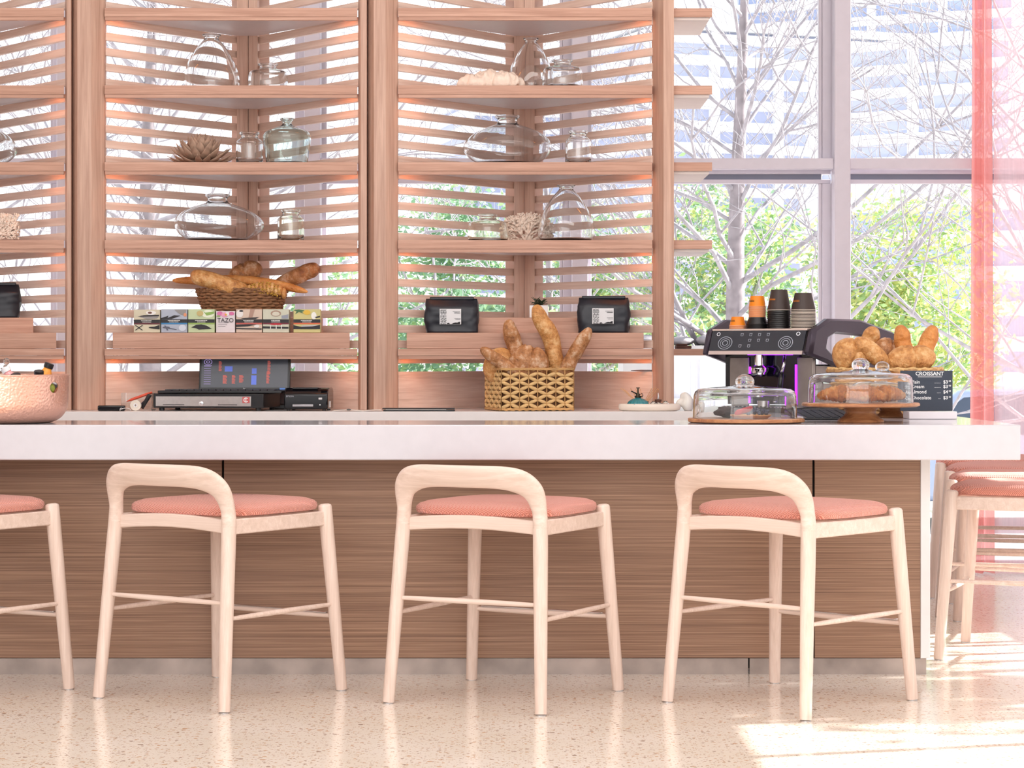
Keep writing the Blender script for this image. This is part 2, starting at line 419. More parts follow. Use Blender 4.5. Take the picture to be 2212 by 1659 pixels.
shelving(PX(152, YF) - PER, PX(152, YF) - .001, xil - PER, PX(136, YF), 'slatted wooden display unit at the left edge above the copper tub')
u3 = shelving(PX(792, YF) + .001, PX(1456, YF), PX(858, YF), PX(1411, YF), 'slatted wooden display unit with two black coffee bags, rightmost one', last=True)
XM2, XM3, XM1 = (xil + xir) / 2, (PX(858, YF) + PX(1411, YF)) / 2, (xil - PER + PX(136, YF)) / 2
# stub shelves past the last post
for i, z in enumerate(SH[:4]):
    z -= ZT; x0 = PX(1456, YF) - XM3 + .001; x1 = PX(1540, YF) - XM3
    s = MB().box(x0, x1, .04, .055, z - .038, z); s.box(x0, x1, .0551, .52, z - .028, z); s.cur = 1
    s.box(x0, x1 - .012, .058, .52, z - .05, z - .0282)
    s.build('side_shelf', [OAK, M('side_shelf_white', (228, 216, 210), .5)], u3)
MB().box(PX(1456, YF) - XM3 + .001, PX(1535, YF) - XM3, .3, .42, SH[4] - .03 - ZT, SH[4] - ZT).build('side_shelf', OAK, u3)

# stepped risers standing on the lowest shelf
def riser(xm, label):
    t = thing('display_riser', label, 'riser', (xm, 9.79, SH[4] + .0005))
    MB().prism([(-.52, 0), (.52, 0), (.50, .018), (.395, .135), (-.395, .135), (-.50, .018)], 0, .069).build('lower_step', OAK, t, bev=.002)
    MB().prism([(-.39, .136), (.39, .136), (.15, .44), (-.15, .44)], 0, .1375).build('upper_step', OAK, t, bev=.002)
riser(XM2, 'two-step wooden riser holding the tea boxes and bread basket')
riser(XM3, 'two-step wooden riser holding two coffee bags and a small plant')
riser(XM1, 'two-step wooden riser at the left edge behind the copper tub')
ZS1, ZS2 = SH[4] + .0702, SH[4] + .1388

# ------------------------------------------------------------------ bar stools
def make_stool(label, group=None):
    t = thing('bar_stool', label, 'bar stool')
    # front legs (splayed, free tops) and rear legs
    def leg(foot, top, r0, r1, n=8, dome=True):
        pts = [Vector(foot).lerp(Vector(top), k / n) for k in range(n + 1)]
        rr = [r0 + (r1 - r0) * min(1, 1.15 * k / n) for k in range(n + 1)]
        if dome:
            d = (Vector(top) - Vector(foot)).normalized()
            pts += [Vector(top) + d * .006, Vector(top) + d * .010]; rr += [r1 * .9, r1 * .55]
        return MB().tube(pts, rr, 18)
    for sx in (1, -1):
        l = leg((sx * .285, .295, .004), (sx * .246, .252, .632), .0195, .0245).build('leg', ASH, t, smooth=.9)
        MB().lathe([(0, 0), (.017, 0), (.017, .0038), (0, .0038)], 16, (sx * .285, .295, 0)).build('foot_glide', STEEL, l)
        l = leg((sx * .281, -.30, .004), (sx * .2535, -.247, .592), .0195, .0245, dome=False).build('leg', ASH, t, smooth=.9)
        MB().lathe([(0, 0), (.017, 0), (.017, .0038), (0, .0038)], 16, (sx * .281, -.30, 0)).build('foot_glide', STEEL, l)
    # hoop backrest, swept arch: round at the legs, tall flat plank in the middle
    path = []
    def P(x, y, z, a, b): path.append(((x, y, z), a, b))
    P(.2535, -.247, .5925, .0245, .0245); P(.2525, -.246, .62, .0243, .0238); P(.2505, -.247, .645, .0245, .0225); P(.248, -.252, .668, .0285, .021)
    P(.2435, -.259, .692, .034, .0195); P(.234, -.268, .715, .0395, .0185); P(.214, -.279, .735, .0435, .0175); P(.187, -.290, .7475, .0445, .0165)
    P(.15, -.300, .7545, .0425, .016); P(.10, -.308, .757, .0408, .0155); P(.05, -.312, .7575, .0405, .015)
    full = path + [((0, -.313, .7575), .0405, .015)] + [((-p[0], p[1], p[2]), a, b) for (p, a, b) in reversed(path)]
    dn = []
    for i in range(len(full) - 1):
        q = [full[max(i - 1, 0)], full[i], full[i + 1], full[min(i + 2, len(full) - 1)]]; q = [tuple(e[0]) + (e[1], e[2]) for e in q]
        for k in range(4):
            u = k / 4; dn.append([.5 * (2 * b + (c - a) * u + (2 * a - 5 * b + 4 * c - d) * u * u + (3 * b - a - 3 * c + d) * u ** 3) for a, b, c, d in zip(*q)])
    dn.append(list(full[-1][0]) + [full[-1][1], full[-1][2]])
    MB().tube([e[:3] for e in dn], [e[3] for e in dn], 28, sq=[e[4] for e in dn], ref=(0, -1, .25)).build('backrest', ASHX, t, smooth=.9)
    # rails under the seat
    def rail(a, b_, h=.05, th=.02, bow=0.0):
        a = Vector(a); b_ = Vector(b_); n = 6; pts = [a.lerp(b_, k / n) + Vector((0, 0, -bow * math.sin(PI * k / n))) for k in range(n + 1)]
        d = (b_ - a).normalized(); s = Vector((-d.y, d.x, 0)) * th / 2; v = []; f = []
        for p in pts: v += [p - s - Vector((0, 0, h / 2)), p + s - Vector((0, 0, h / 2)), p + s + Vector((0, 0, h / 2)), p - s + Vector((0, 0, h / 2))]
        for k in range(n):
            for j in range(4): f.append((4 * k + j, 4 * k + (j + 1) % 4, 4 * k + 4 + (j + 1) % 4, 4 * k + 4 + j))
        f += [(0, 3, 2, 1), tuple(4 * n + j for j in range(4))]
        return MB().add(v, f)
    ZR = .593
    for sx in (1, -1): rail((sx * .251, -.228, ZR), (sx * .248, .236, ZR)).build('seat_rail', ASHX, t, bev=.004)
    rail((-.232, .25, ZR), (.232, .25, ZR)).build('seat_rail', ASHX, t, bev=.004)
    rail((-.236, -.238, ZR), (.236, -.238, ZR), .044, .022, -.012).build('seat_rail', ASHX, t, bev=.004)
    # stretchers
    def fx(z, f, tp, ztop): k = z / ztop; return f + (tp - f) * k
    def st(a, b_, r=.0085): 
        a = Vector(a); b_ = Vector(b_); n = 8
        return MB().tube([a.lerp(b_, k / n) for k in range(n + 1)], [r * (.75 + .35 * math.sin(PI * k / n)) for k in range(n + 1)], 12)
    z = .298
    for sx in (1, -1):
        st((sx * fx(z, .281, .2535, .592), fx(z, -.30, -.247, .592), z), (sx * fx(z, .285, .246, .632), fx(z, .295, .252, .632), z)).build('stretcher', ASHX, t, smooth=.9)
    z = .348
    st((-fx(z, .281, .2535, .592), fx(z, -.30, -.247, .592), z), (fx(z, .281, .2535, .592), fx(z, -.30, -.247, .592), z)).build('stretcher', ASHX, t, smooth=.9)
    z = .257; yy = fx(z, .295, .252, .632); xx = fx(z, .285, .246, .632)
    fr_ = st((-xx, yy, z), (xx, yy, z), .010).build('stretcher', ASHX, t, smooth=.9)
    MB().box(-xx + .035, xx - .035, yy - .009, yy + .012, z + .0085, z + .0125).build('foot_plate', CHROME, fr_, bev=.002, label='chrome foot plate')
    # cushion
    hx, y0, y1, rc = .266, -.236, .284, .10
    rim = []
    for k in range(64):
        a = 2 * PI * k / 64; c, s_ = math.cos(a), math.sin(a); e = .48
        x = math.copysign(abs(c) ** e, c); y = math.copysign(abs(s_) ** e, s_)
        rim.append((x * hx * (1 - .03 * y), (y0 + y1) / 2 + y * (y1 - y0) / 2))
    prof = [(.90, .620), (.985, .626), (1.0, .637), (.992, .648), (.96, .656), (.88, .6635), (.7, .668), (.45, .667), (.2, .665)]
    cy = (y0 + y1) / 2; vs, fs = [], []
    for (k, z) in prof:
        for (x, y) in rim: vs.append((x * k, cy + (y - cy) * k, z))
    n = 64
    for i in range(len(prof) - 1):
        for k in range(n): fs.append((i * n + k, i * n + (k + 1) % n, (i + 1) * n + (k + 1) % n, (i + 1) * n + k))
    fs.append(tuple(range(n - 1, -1, -1))); vs.append((0, cy, .6645)); c = len(vs) - 1
    for k in range(n): fs.append(((len(prof) - 1) * n + k, (len(prof) - 1) * n + (k + 1) % n, c))
    MB().add(vs, fs).build('seat', CORAL, t, smooth=.9)
    return t
s0 = make_stool('pale ash bar stool with coral seat, second from left along the bar front')
def put(o, x, y, deg, label=None):
    o.location = (x, y, 0); o.rotation_euler = (0, 0, math.radians(deg))
    if label: o['label'] = label
put(s0, -.987, 7.596, -34.5)
put(copy_tree(s0), -.0227, 7.536, -26.9, 'pale ash bar stool with coral seat standing below the woven rectangular bread basket')
put(copy_tree(s0), .926, 7.443, -43.5, 'pale ash bar stool with coral seat turned furthest, below the coffee machine')
put(copy_tree(s0), -1.925, 7.61, -33, 'pale ash bar stool cut off by the left edge, below the copper tub')
rows = [(1.99, 8.60, 68.5, 'coral-seated ash stool at the right side of the bar, nearest of that row'),
        (2.12, 9.32, 72, 'coral-seated ash stool at the right side of the bar, second from the front'),
        (2.24, 10.02, 74, 'coral-seated ash stool at the right side of the bar, third from the front'),
        (2.34, 10.80, 76, 'coral-seated ash stool at the right side of the bar, farthest one by the curtain')]
for r in rows: put(copy_tree(s0), *r)

# ------------------------------------------------------------------ curtains
def sheer_mat(name, c, alpha, tr=.6):
    m = bpy.data.materials.new(name); m.use_nodes = True; nt = m.node_tree; nt.nodes.clear()
    out = nt.nodes.new('ShaderNodeOutputMaterial'); mx = nt.nodes.new('ShaderNodeMixShader'); t = nt.nodes.new('ShaderNodeBsdfTransparent')
    d = nt.nodes.new('ShaderNodeBsdfDiffuse'); tr_ = nt.nodes.new('ShaderNodeBsdfTranslucent'); m2 = nt.nodes.new('ShaderNodeMixShader')
    wv = nt.nodes.new('ShaderNodeTexNoise'); wv.inputs['Scale'].default_value = 6; tcn = nt.nodes.new('ShaderNodeTexCoord'); mp = nt.nodes.new('ShaderNodeMapping'); mp.inputs['Scale'].default_value = (14, 14, .6)
    nt.links.new(tcn.outputs['Object'], mp.inputs[0]); nt.links.new(mp.outputs[0], wv.inputs['Vector'])
    mr = nt.nodes.new('ShaderNodeMapRange'); mr.inputs[3].default_value = alpha - .08; mr.inputs[4].default_value = alpha + .08; nt.links.new(wv.outputs[0], mr.inputs[0])
    L = (*lin(c), 1); d.inputs[0].default_value = L; tr_.inputs[0].default_value = L
    t.inputs[0].default_value = (1, .93, .93, 1)
    m2.inputs[0].default_value = tr
    nt.links.new(d.outputs[0], m2.inputs[1]); nt.links.new(tr_.outputs[0], m2.inputs[2])
    nt.links.new(mr.outputs[0], mx.inputs[0]); nt.links.new(t.outputs[0], mx.inputs[1]); nt.links.new(m2.outputs[0], mx.inputs[2]); nt.links.new(mx.outputs[0], out.inputs[0])
    return m
SHEER = sheer_mat('sheer_pink_voile', (255, 226, 230), .58, .75)
REDV = sheer_mat('gathered_coral_voile', (245, 172, 166), .88, .7)
def curtain(name, pts, mat, label, z0=.012, z1=4.05, parent=None):
    vs, fs = [], []; n = len(pts); rows_ = 14
    for r in range(rows_ + 1):
        k = r / rows_; z = z0 + (z1 - z0) * k
        for (xt, yt, xb, yb) in pts: vs.append((xb + (xt - xb) * k, yb + (yt - yb) * k, z))
    for r in range(rows_):
        for i in range(n - 1): fs.append((r * n + i, r * n + i + 1, (r + 1) * n + i + 1, (r + 1) * n + i))
    o = MB().add(vs, fs).build(name, mat, smooth=True)
    return tag(o, label, 'curtain')
yc = 11.72
pts = []
xa, xb = PX(2103, yc), PX(2145, yc)
for k in range(61):
    u = k / 60; pts.append((xa + (PX(2136, yc) - xa) * u + .004 * math.sin(u * 40), yc + .05 * math.sin(u * 2 * PI * 1.6), PX(2096, yc) + (xb - PX(2096, yc)) * u, yc + .05 * math.sin(u * 2 * PI * 1.6 + .5)))
curtain('curtain', pts, REDV, 'gathered coral red curtain edge hanging beside the window')
pts = []
for k in range(121):
    u = k / 120; x = PX(2140, yc) + u * .95; pts.append((x, yc - .05 + .012 * math.sin(u * 44) + .008 * math.sin(u * 19), x + .01, yc - .05 + .014 * math.sin(u * 40)))
curtain('curtain', pts, SHEER, 'pale pink sheer curtain panel at the right edge')
# ------------------------------------------------------------------ glassware and ornaments on the shelves
GL = glass('clear_glass', (.975, .992, .997)); GLB = glass('blue_tinted_glass', (.955, .985, 1.0)); GLT = glass('teal_glass', (.86, .975, .965)); GLY = glass('olive_tinted_glass', (.97, .98, .93)); GLS = glass('smoky_glass', (.95, .965, .96))
PEAR = [(.70, 0), (.88, .02), (.99, .09), (1, .18), (.96, .32), (.86, .48), (.70, .63), (.53, .76), (.38, .85), (.28, .905), (.245, .935), (.26, .96), (.33, .985), (.33, 1)]
SQUAT = [(.42, 0), (.60, .03), (.82, .12), (.96, .25), (1, .37), (.97, .47), (.86, .58), (.68, .68), (.46, .76), (.29, .81), (.235, .85), (.225, .92), (.27, .955), (.285, .975), (.27, 1)]
LOWJ = [(.84, 0), (.95, .04), (1, .15), (.985, .45), (.95, .62), (.86, .71), (.62, .765), (.46, .80), (.415, .85), (.42, .91), (.49, .94), (.51, .965), (.48, 1)]
SMALL = [(.92, 0), (1, .05), (1, .62), (.95, .72), (.78, .785), (.66, .82), (.62, .86), (.64, .91), (.74, .94), (.76, .965), (.72, 1)]
DEMI = [(.74, 0), (.84, .03), (.88, .10), (.96, .40), (1, .56), (.985, .64), (.88, .71), (.62, .77), (.36, .82), (.22, .86), (.19, .91), (.24, .95), (.29, .975), (.27, 1)]
def jar(name, label, cat, prof, px, w_px, ytop, zbase, Y, mat, group=None, wob=0.0, th=.0055, skew=0.0, seed=0, lipmat=None):
    R = w_px / 2 * Y / F; H_ = PZ(ytop, Y) - zbase
    n = len(prof); dense = []
    for i in range(n - 1):
        for k in range(3):
            t_ = k / 3
            p0, p1, p2, p3 = prof[max(i - 1, 0)], prof[i], prof[i + 1], prof[min(i + 2, n - 1)]
            f = lambda a, b, c, d: 0.5 * ((2 * b) + (-a + c) * t_ + (2 * a - 5 * b + 4 * c - d) * t_ ** 2 + (-a + 3 * b - 3 * c + d) * t_ ** 3)
            dense.append((f(p0[0], p1[0], p2[0], p3[0]), f(p0[1], p1[1], p2[1], p3[1])))
    dense.append(prof[-1])
    out = [(r * R, max(z, 0) * H_) for r, z in dense]
    inn = [(max(r - th, .002), max(z, th * 1.6)) for r, z in out if z > th * .5]
    full = [(0, 0)] + out + [(out[-1][0] - th, out[-1][1])] + list(reversed(inn[:-1])) + [(0, th * 1.6)]
    def fn(p):
        x, y, z = p; k = z / H_
        d = wob * math.sin(math.atan2(y, x) * 3 + z * 30 + seed) * math.sin(PI * min(1, k * 1.15))
        return (x * (1 + d) + skew * math.sin(PI * min(1, k * 1.2)) * (1 if x > 0 else .3) * abs(x), y * (1 + d), z)
    o = MB().lathe(full, 56, fn=fn).build(name, mat, smooth=True, loc=(PX(px, Y), Y, zbase + .0005))
    return tag(o, label, cat, group)
Z1, Z2, Z3, Z4 = [z + .0005 for z in SH[:4]]
jar('glass_vase', 'tall pear-shaped clear glass vase on the second shelf of the middle unit', 'vase', PEAR, 457, 120, 75, Z2, 10.0, GL, wob=.02)
jar('glass_jar', 'low wide clear glass jar beside the corner post, second shelf of the middle unit', 'jar', LOWJ, 579, 86, 138, Z2, 9.96, GL)
jar('glass_jar', 'small smoky glass jar right of the artichoke ornament', 'jar', SMALL, 539, 58, 286, Z3, 9.95, GLS)
jar('glass_vase', 'teal glass demijohn with a narrow flared neck', 'vase', DEMI, 620, 104, 256, Z3, 9.93, GLT)
jar('glass_vase', 'big squat clear glass vase above the bread basket, leaning to the right', 'vase', SQUAT, 470, 190, 420, Z4, 9.985, GLB, wob=.025, skew=.04)
jar('glass_jar', 'small olive-tinted glass jar right of the squat vase', 'jar', SMALL, 628, 57, 453, Z4, 9.93, GLY)
jar('glass_vase', 'pear-shaped clear glass vase behind the white coral, right-hand unit', 'vase', PEAR, 1147, 100, 83, Z2, 10.08, GL, wob=.02, seed=2)
jar('glass_jar', 'low wide clear glass jar on the second shelf of the right unit', 'jar', LOWJ, 1215, 88, 130, Z2, 9.90, GL)
jar('glass_vase', 'big squat blue-tinted glass vase alone with a small jar, right unit', 'vase', SQUAT, 1096, 190, 250, Z3, 9.985, GLB, wob=.025, seed=3, skew=.02)
jar('glass_jar', 'small clear glass jar on the third shelf of the right unit', 'jar', SMALL, 1249, 56, 283, Z3, 9.93, GL)
jar('glass_jar', 'low glass jar left of the pale coral fan', 'jar', LOWJ, 1054, 88, 463, Z4, 9.92, GLY)
jar('glass_vase', 'pear-shaped clear glass vase right of the pale coral fan', 'vase', PEAR, 1223, 122, 400, Z4, 9.93, GL, wob=.015, seed=5)
jar('glass_vase', 'squat clear glass vase cut off by the left edge of the picture', 'vase', SQUAT, -58, 190, 252, Z3, 9.985, GLB, wob=.025, seed=7)
# artichoke ornament
CER = M('driftwood_ceramic', (176, 146, 126), .75, noisy=.2, nscale=40, bump=.2)
t = MB(); Y = 9.95; rs = Y / F
def petal(mb, base, dirv, ln, wd, cup):
    d = Vector(dirv).normalized(); up = Vector((0, 0, 1)); s = d.cross(up); s = s.normalized() if s.length > 1e-3 else Vector((1, 0, 0)); nn = s.cross(d).normalized()
    pts, rr, sq = [], [], []
    for k in range(9):
        u = k / 8; p = Vector(base) + d * ln * u + nn * cup * (u * u) * ln
        pts.append(p); ww = wd * (math.sin(PI * min(1, u * .9 + .12)) ** .8) * (1 - .35 * u); ww = max(ww * (1 if u < .97 else .15), .0012)
        rr.append(ww); sq.append(max(ww * .38, .001))
    mb.tube(pts, rr, 10, sq=sq, ref=nn)
zb_ = 0
for ring, (el, ln, nn_, rad, zz, wd) in enumerate([(3, .105, 16, .05, .010, .019), (20, .095, 14, .048, .026, .023), (38, .084, 13, .042, .044, .025), (56, .074, 11, .034, .060, .025), (72, .066, 8, .022, .074, .023), (84, .055, 4, .009, .084, .019)]):
    for k in range(nn_):
        a = 2 * PI * (k + .5 * (ring % 2)) / nn_ + random.uniform(-.1, .1); e = math.radians(el + random.uniform(-5, 5))
        petal(t, (rad * math.cos(a), rad * math.sin(a), zz), (math.cos(a) * math.cos(e), math.sin(a) * math.cos(e), math.sin(e)), ln * random.uniform(.9, 1.08), wd, .25)
t.ell((0, 0, .04), (.055, .055, .04))
o = t.build('artichoke_ornament', CER, smooth=True, loc=(PX(433, Y), Y + .01, Z3)); tag(o, 'brown ceramic artichoke ornament with pointed petals on the third shelf', 'ornament')
# corals
CORALW = M('bleached_coral', (246, 226, 210), .8, noisy=.08, nscale=60, bump=.3)
def fan(name, label, px, Y, zb, wpx, hpx, seed):
    rnd = random.Random(seed); mb = MB(); s = Y / F
    def br(p, ang, ln, r, d):
        q = (p[0] + math.cos(ang) * ln, p[1] + rnd.uniform(-.006, .006), p[2] + math.sin(ang) * ln)
        if q[2] < .011: q = (q[0], q[1], .011)
        if abs(q[0]) > wpx * s * .52 or q[2] > hpx * s: 
            mb.ell(p, (r * 1.5, r, r * 1.3), 8, 6); return
        mb.tube([p, ((p[0] + q[0]) / 2 + rnd.uniform(-.002, .002), (p[1] + q[1]) / 2, (p[2] + q[2]) / 2), q], [r, r * .95, r * .9], 7, ref=(0, 1, 0))
        if d == 0: mb.ell(q, (r * 1.4, r, r * 1.4), 8, 6); return
        for k in range(rnd.choice((2, 2, 3))): br(q, ang + rnd.uniform(-.75, .75), ln * rnd.uniform(.72, .95), r * .87, d - 1)
    for k in range(11): br((rnd.uniform(-.02, .02), rnd.uniform(-.012, .012), .009), rnd.uniform(.1, PI - .1), .030, .0058, 5)
    o = mb.build(name, CORALW, smooth=True, loc=(PX(px, Y), Y, zb)); return tag(o, label, 'coral')
fan('fan_coral', 'pale pink fan coral standing between the low jar and the pear-shaped vase', 1140, 10.08, Z4, 175, 74, 4)
fan('fan_coral', 'pale branching coral cut off by the left edge on the fourth shelf', -8, 9.9, Z4, 96, 60, 9)
mb = MB(); rnd = random.Random(3)
for (cx_, cy_, rx, rz, ph) in ((-.075, 0, .075, .040, 0), (-.01, .01, .07, .062, 1.2), (.055, -.005, .075, .052, 2.5), (.10, .0, .045, .03, 3.1)):
    def fn(q, ph=ph):
        x, y, z = q; a = math.atan2(y, x); r = math.hypot(x, y)
        return (x * (1 + .12 * math.sin(a * 6 + ph)), y * (1 + .12 * math.sin(a * 6 + ph)), max(z, -.02) + .008 * math.sin(x * 130 + ph) * math.cos(y * 100) + .006 * math.sin(a * 9))
    mb.ell((cx_, cy_, .018), (rx, .05, rz), 40, 16, fn)
mb.v = [(x, y, max(z, 0.0)) for x, y, z in mb.v]
o = mb.build('clam_shell', CORALW, smooth=True, loc=(PX(1062, 9.9), 9.89, Z2)); tag(o, 'cream ruffled clam shell lying in front of the pear-shaped vase', 'shell')
# ------------------------------------------------------------------ breads
def crust(name, c1, c2, c3, sc_=25):
    m, nt, b = bsdf(name); tcn = nt.nodes.new('ShaderNodeTexCoord'); n = nt.nodes.new('ShaderNodeTexNoise'); n.inputs['Scale'].default_value = sc_; n.inputs['Detail'].default_value = 7; n.inputs['Roughness'].default_value = .7
    nt.links.new(tcn.outputs['Object'], n.inputs['Vector']); r = nt.nodes.new('ShaderNodeValToRGB')
    r.color_ramp.elements[0].position = .30; r.color_ramp.elements[0].color = (*lin(c1), 1); r.color_ramp.elements[1].position = .72; r.color_ramp.elements[1].color = (*lin(c3), 1)
    e = r.color_ramp.elements.new(.5); e.color = (*lin(c2), 1)
    nt.links.new(n.outputs[0], r.inputs[0]); nt.links.new(r.outputs[0], b.inputs['Base Color']); b.inputs['Roughness'].default_value = .55
    bp = nt.nodes.new('ShaderNodeBump'); bp.inputs['Strength'].default_value = .8; bp.inputs['Distance'].default_value = .008
    n2 = nt.nodes.new('ShaderNodeTexNoise'); n2.inputs['Scale'].default_value = 70; nt.links.new(tcn.outputs['Object'], n2.inputs['Vector'])
    nt.links.new(n2.outputs[0], bp.inputs['Height']); nt.links.new(bp.outputs[0], b.inputs['Normal']); return m
CR1 = crust('golden_crust', (152, 92, 48), (210, 150, 88), (240, 204, 152)); CR2 = crust('dark_crust', (124, 78, 48), (184, 126, 78), (234, 206, 178)); CR3 = crust('orange_crust', (172, 100, 46), (216, 144, 76), (238, 190, 126), 8)
def loaf(name, label, pts, rad, mat=None, seed=0, slash=4, flat=1.0, group=None, cat='bread'):
    """baguette-like loaf swept along a bent line with diagonal scored ridges"""
    P_ = [Vector(p) for p in pts]; n = 28; cl = []
    for k in range(n + 1):
        u = k / n * (len(P_) - 1); i = min(int(u), len(P_) - 2); f = u - i
        p0, p1, p2, p3 = P_[max(i - 1, 0)], P_[i], P_[i + 1], P_[min(i + 2, len(P_) - 1)]
        cl.append(0.5 * ((2 * p1) + (-p0 + p2) * f + (2 * p0 - 5 * p1 + 4 * p2 - p3) * f * f + (-p0 + 3 * p1 - 3 * p2 + p3) * f ** 3))
    rr = []
    for k in range(n + 1):
        u = k / n; r = rad * max(.06, (1 - abs(2 * u - 1) ** 3.2)) ** .55; rr.append(r)
    def fn(q, i, a):
        c = cl[i]; d = q - c; u = i / n
        k = 1 + .10 * mnoise.noise(Vector((q.x * 22 + seed, q.y * 22, q.z * 22)))
        if slash:
            s_ = math.sin(2 * PI * (u * slash + .14 * math.sin(a))); k += .13 * s_ * max(0, -math.sin(a) + .2) * (1 if .08 < u < .92 else 0)
        return c + d * k
    o = MB().tube(cl, rr, 22, sq=[r * flat for r in rr], ref=(0, 1, .2), fn=fn).build(name, mat or CR1, smooth=True, sub=1)
    return tag(o, label, cat, group)
def roll(name, label, c, r, mat=None, rot=(0, 0, 0), crease=True, seed=0, label_cat='bread'):
    def fn(q):
        x, y, z = q; k = 1 + .07 * mnoise.noise(Vector((x * 14 + seed, y * 14, z * 14)))
        if crease:
            d = (x * .75 + z * .35) / r[0]; g = math.exp(-((d - .12 - .25 * z / r[2]) / .07) ** 2); k *= 1 - .24 * g * (1 if y < r[1] * .3 else .3)
            if d < .02: k *= 1.05
        return (x * k, y * k, z * k)
    o = MB().ell((0, 0, 0), r, 72, 48, fn).build(name, mat or CR1, smooth=True, loc=c, rot=rot)
    return tag(o, label, label_cat)
def XYZ(px, py, Y): return (PX(px, Y), Y, PZ(py, Y))
# wicker oval basket on the riser
WICK = M('dark_wicker', (140, 98, 66), .7, noisy=.35, nscale=70, bump=.4); WEAVE = M('pale_banana_weave', (222, 182, 124), .6, noisy=.16, nscale=50, bump=.2)
def rope_ring(mb, cx_, cy_, z, rx, ry, r, turns=60, ph=0, amp=.0035, segs=6, n=160):
    pts = []
    for k in range(n):
        a = 2 * PI * k / n; w_ = amp * math.sin(a * turns / 2 + ph)
        pts.append(Vector((cx_ + (rx + w_) * math.cos(a), cy_ + (ry + w_) * math.sin(a), z + amp * .4 * math.cos(a * turns / 3 + ph * 2))))
    vs, fs = [], []
    for i, p in enumerate(pts):
        t_ = (pts[(i + 1) % n] - pts[i - 1]).normalized(); nb = Vector((0, 0, 1)); na = t_.cross(nb)
        for k in range(segs):
            a = 2 * PI * k / segs; vs.append(tuple(p + na * r * math.cos(a) + nb * r * math.sin(a)))
    for i in range(n):
        for k in range(segs): fs.append((i * segs + k, i * segs + (k + 1) % segs, ((i + 1) % n) * segs + (k + 1) % segs, ((i + 1) % n) * segs + k))
    mb.add(vs, fs)
def wicker(label, c, rx0, ry0, rx1, ry1, h, rows_, mat, rimmat=None, amp=.004, group=None):
    t = thing('bread_basket', label, 'basket', c)
    mb = MB()
    for i in range(rows_):
        k = i / (rows_ - 1); rope_ring(mb, 0, 0, .0115 + k * (h - .0175), rx0 + (rx1 - rx0) * k, ry0 + (ry1 - ry0) * k, h / rows_ * .56, 44, i * PI, amp)
    mb.lathe([(0, .002), (rx0 * .98, .002), (rx0 * .98, .008), (0, .008)], 40, sy=ry0 / rx0)
    mb.build('basket_body', mat, t, smooth=True)
    mb = MB(); rope_ring(mb, 0, 0, h, rx1, ry1, .006, 70, 0, .005); rope_ring(mb, 0, 0, h + .004, rx1 + .002, ry1 + .002, .005, 70, PI, .005)
    mb.build('basket_rim', rimmat or mat, t, smooth=True)
    return t
YBk = 10.02
wicker('dark oval wicker bread basket standing behind the row of tea boxes', (PX(524, YBk), YBk - .02, ZS2 + .0005), .165, .085, .198, .105, .122, 9, WICK)
def L(px, py, Y=YBk): return XYZ(px, py, Y)
loaf('bread_loaf', 'thick golden loaf lying over the front rim of the wicker basket', [L(412, 592, 9.93), L(450, 604, 9.92), L(500, 620, 9.93), L(545, 634, 9.96)], .040, CR1, 1, 2)
loaf('baguette', 'long thin orange baguette lying across the wicker basket', [L(372, 606, 10.02), L(440, 606, 10.02), L(520, 605, 10.00), L(600, 615, 9.97), L(665, 631, 9.94)], .022, CR3, 2, 0)
roll('bread_loaf', 'round floured loaf at the back of the wicker basket', L(530, 592, 10.06), (.082, .045, .055), CR2, (0, -.5, 0), True, 3)
loaf('bread_loaf', 'dark loaf pointing up right out of the wicker basket', [L(588, 622, 10.04), L(630, 602, 10.03), L(668, 585, 10.02), L(690, 580, 10.01)], .036, CR2, 5, 3)
t = thing('seeded_twist', 'sliced seeded bread twist at the front of the wicker basket', 'bread', L(572, 632, 9.92))
mb = MB()
for k in range(11):
    u = k / 10 - .5; mb.ell((u * .17, 0, .018 - .09 * u * u + .006 * (k % 2)), (.0125, .022, .026), 12, 10)
mb.build('crumb', CR1, t, smooth=True)
mb = MB(); rnd = random.Random(5)
for k in range(240):
    u = rnd.uniform(-.5, .45); a = rnd.uniform(-1.2, 1.9); mb.ell((u * .16, -.022 * math.cos(a) * .95, .018 - .09 * u * u + .028 * math.sin(a)), (.0032, .002, .0022), 6, 4)
o = mb.build('seeds', M('seeds', (196, 152, 60), .6), t); o['kind'] = 'stuff'
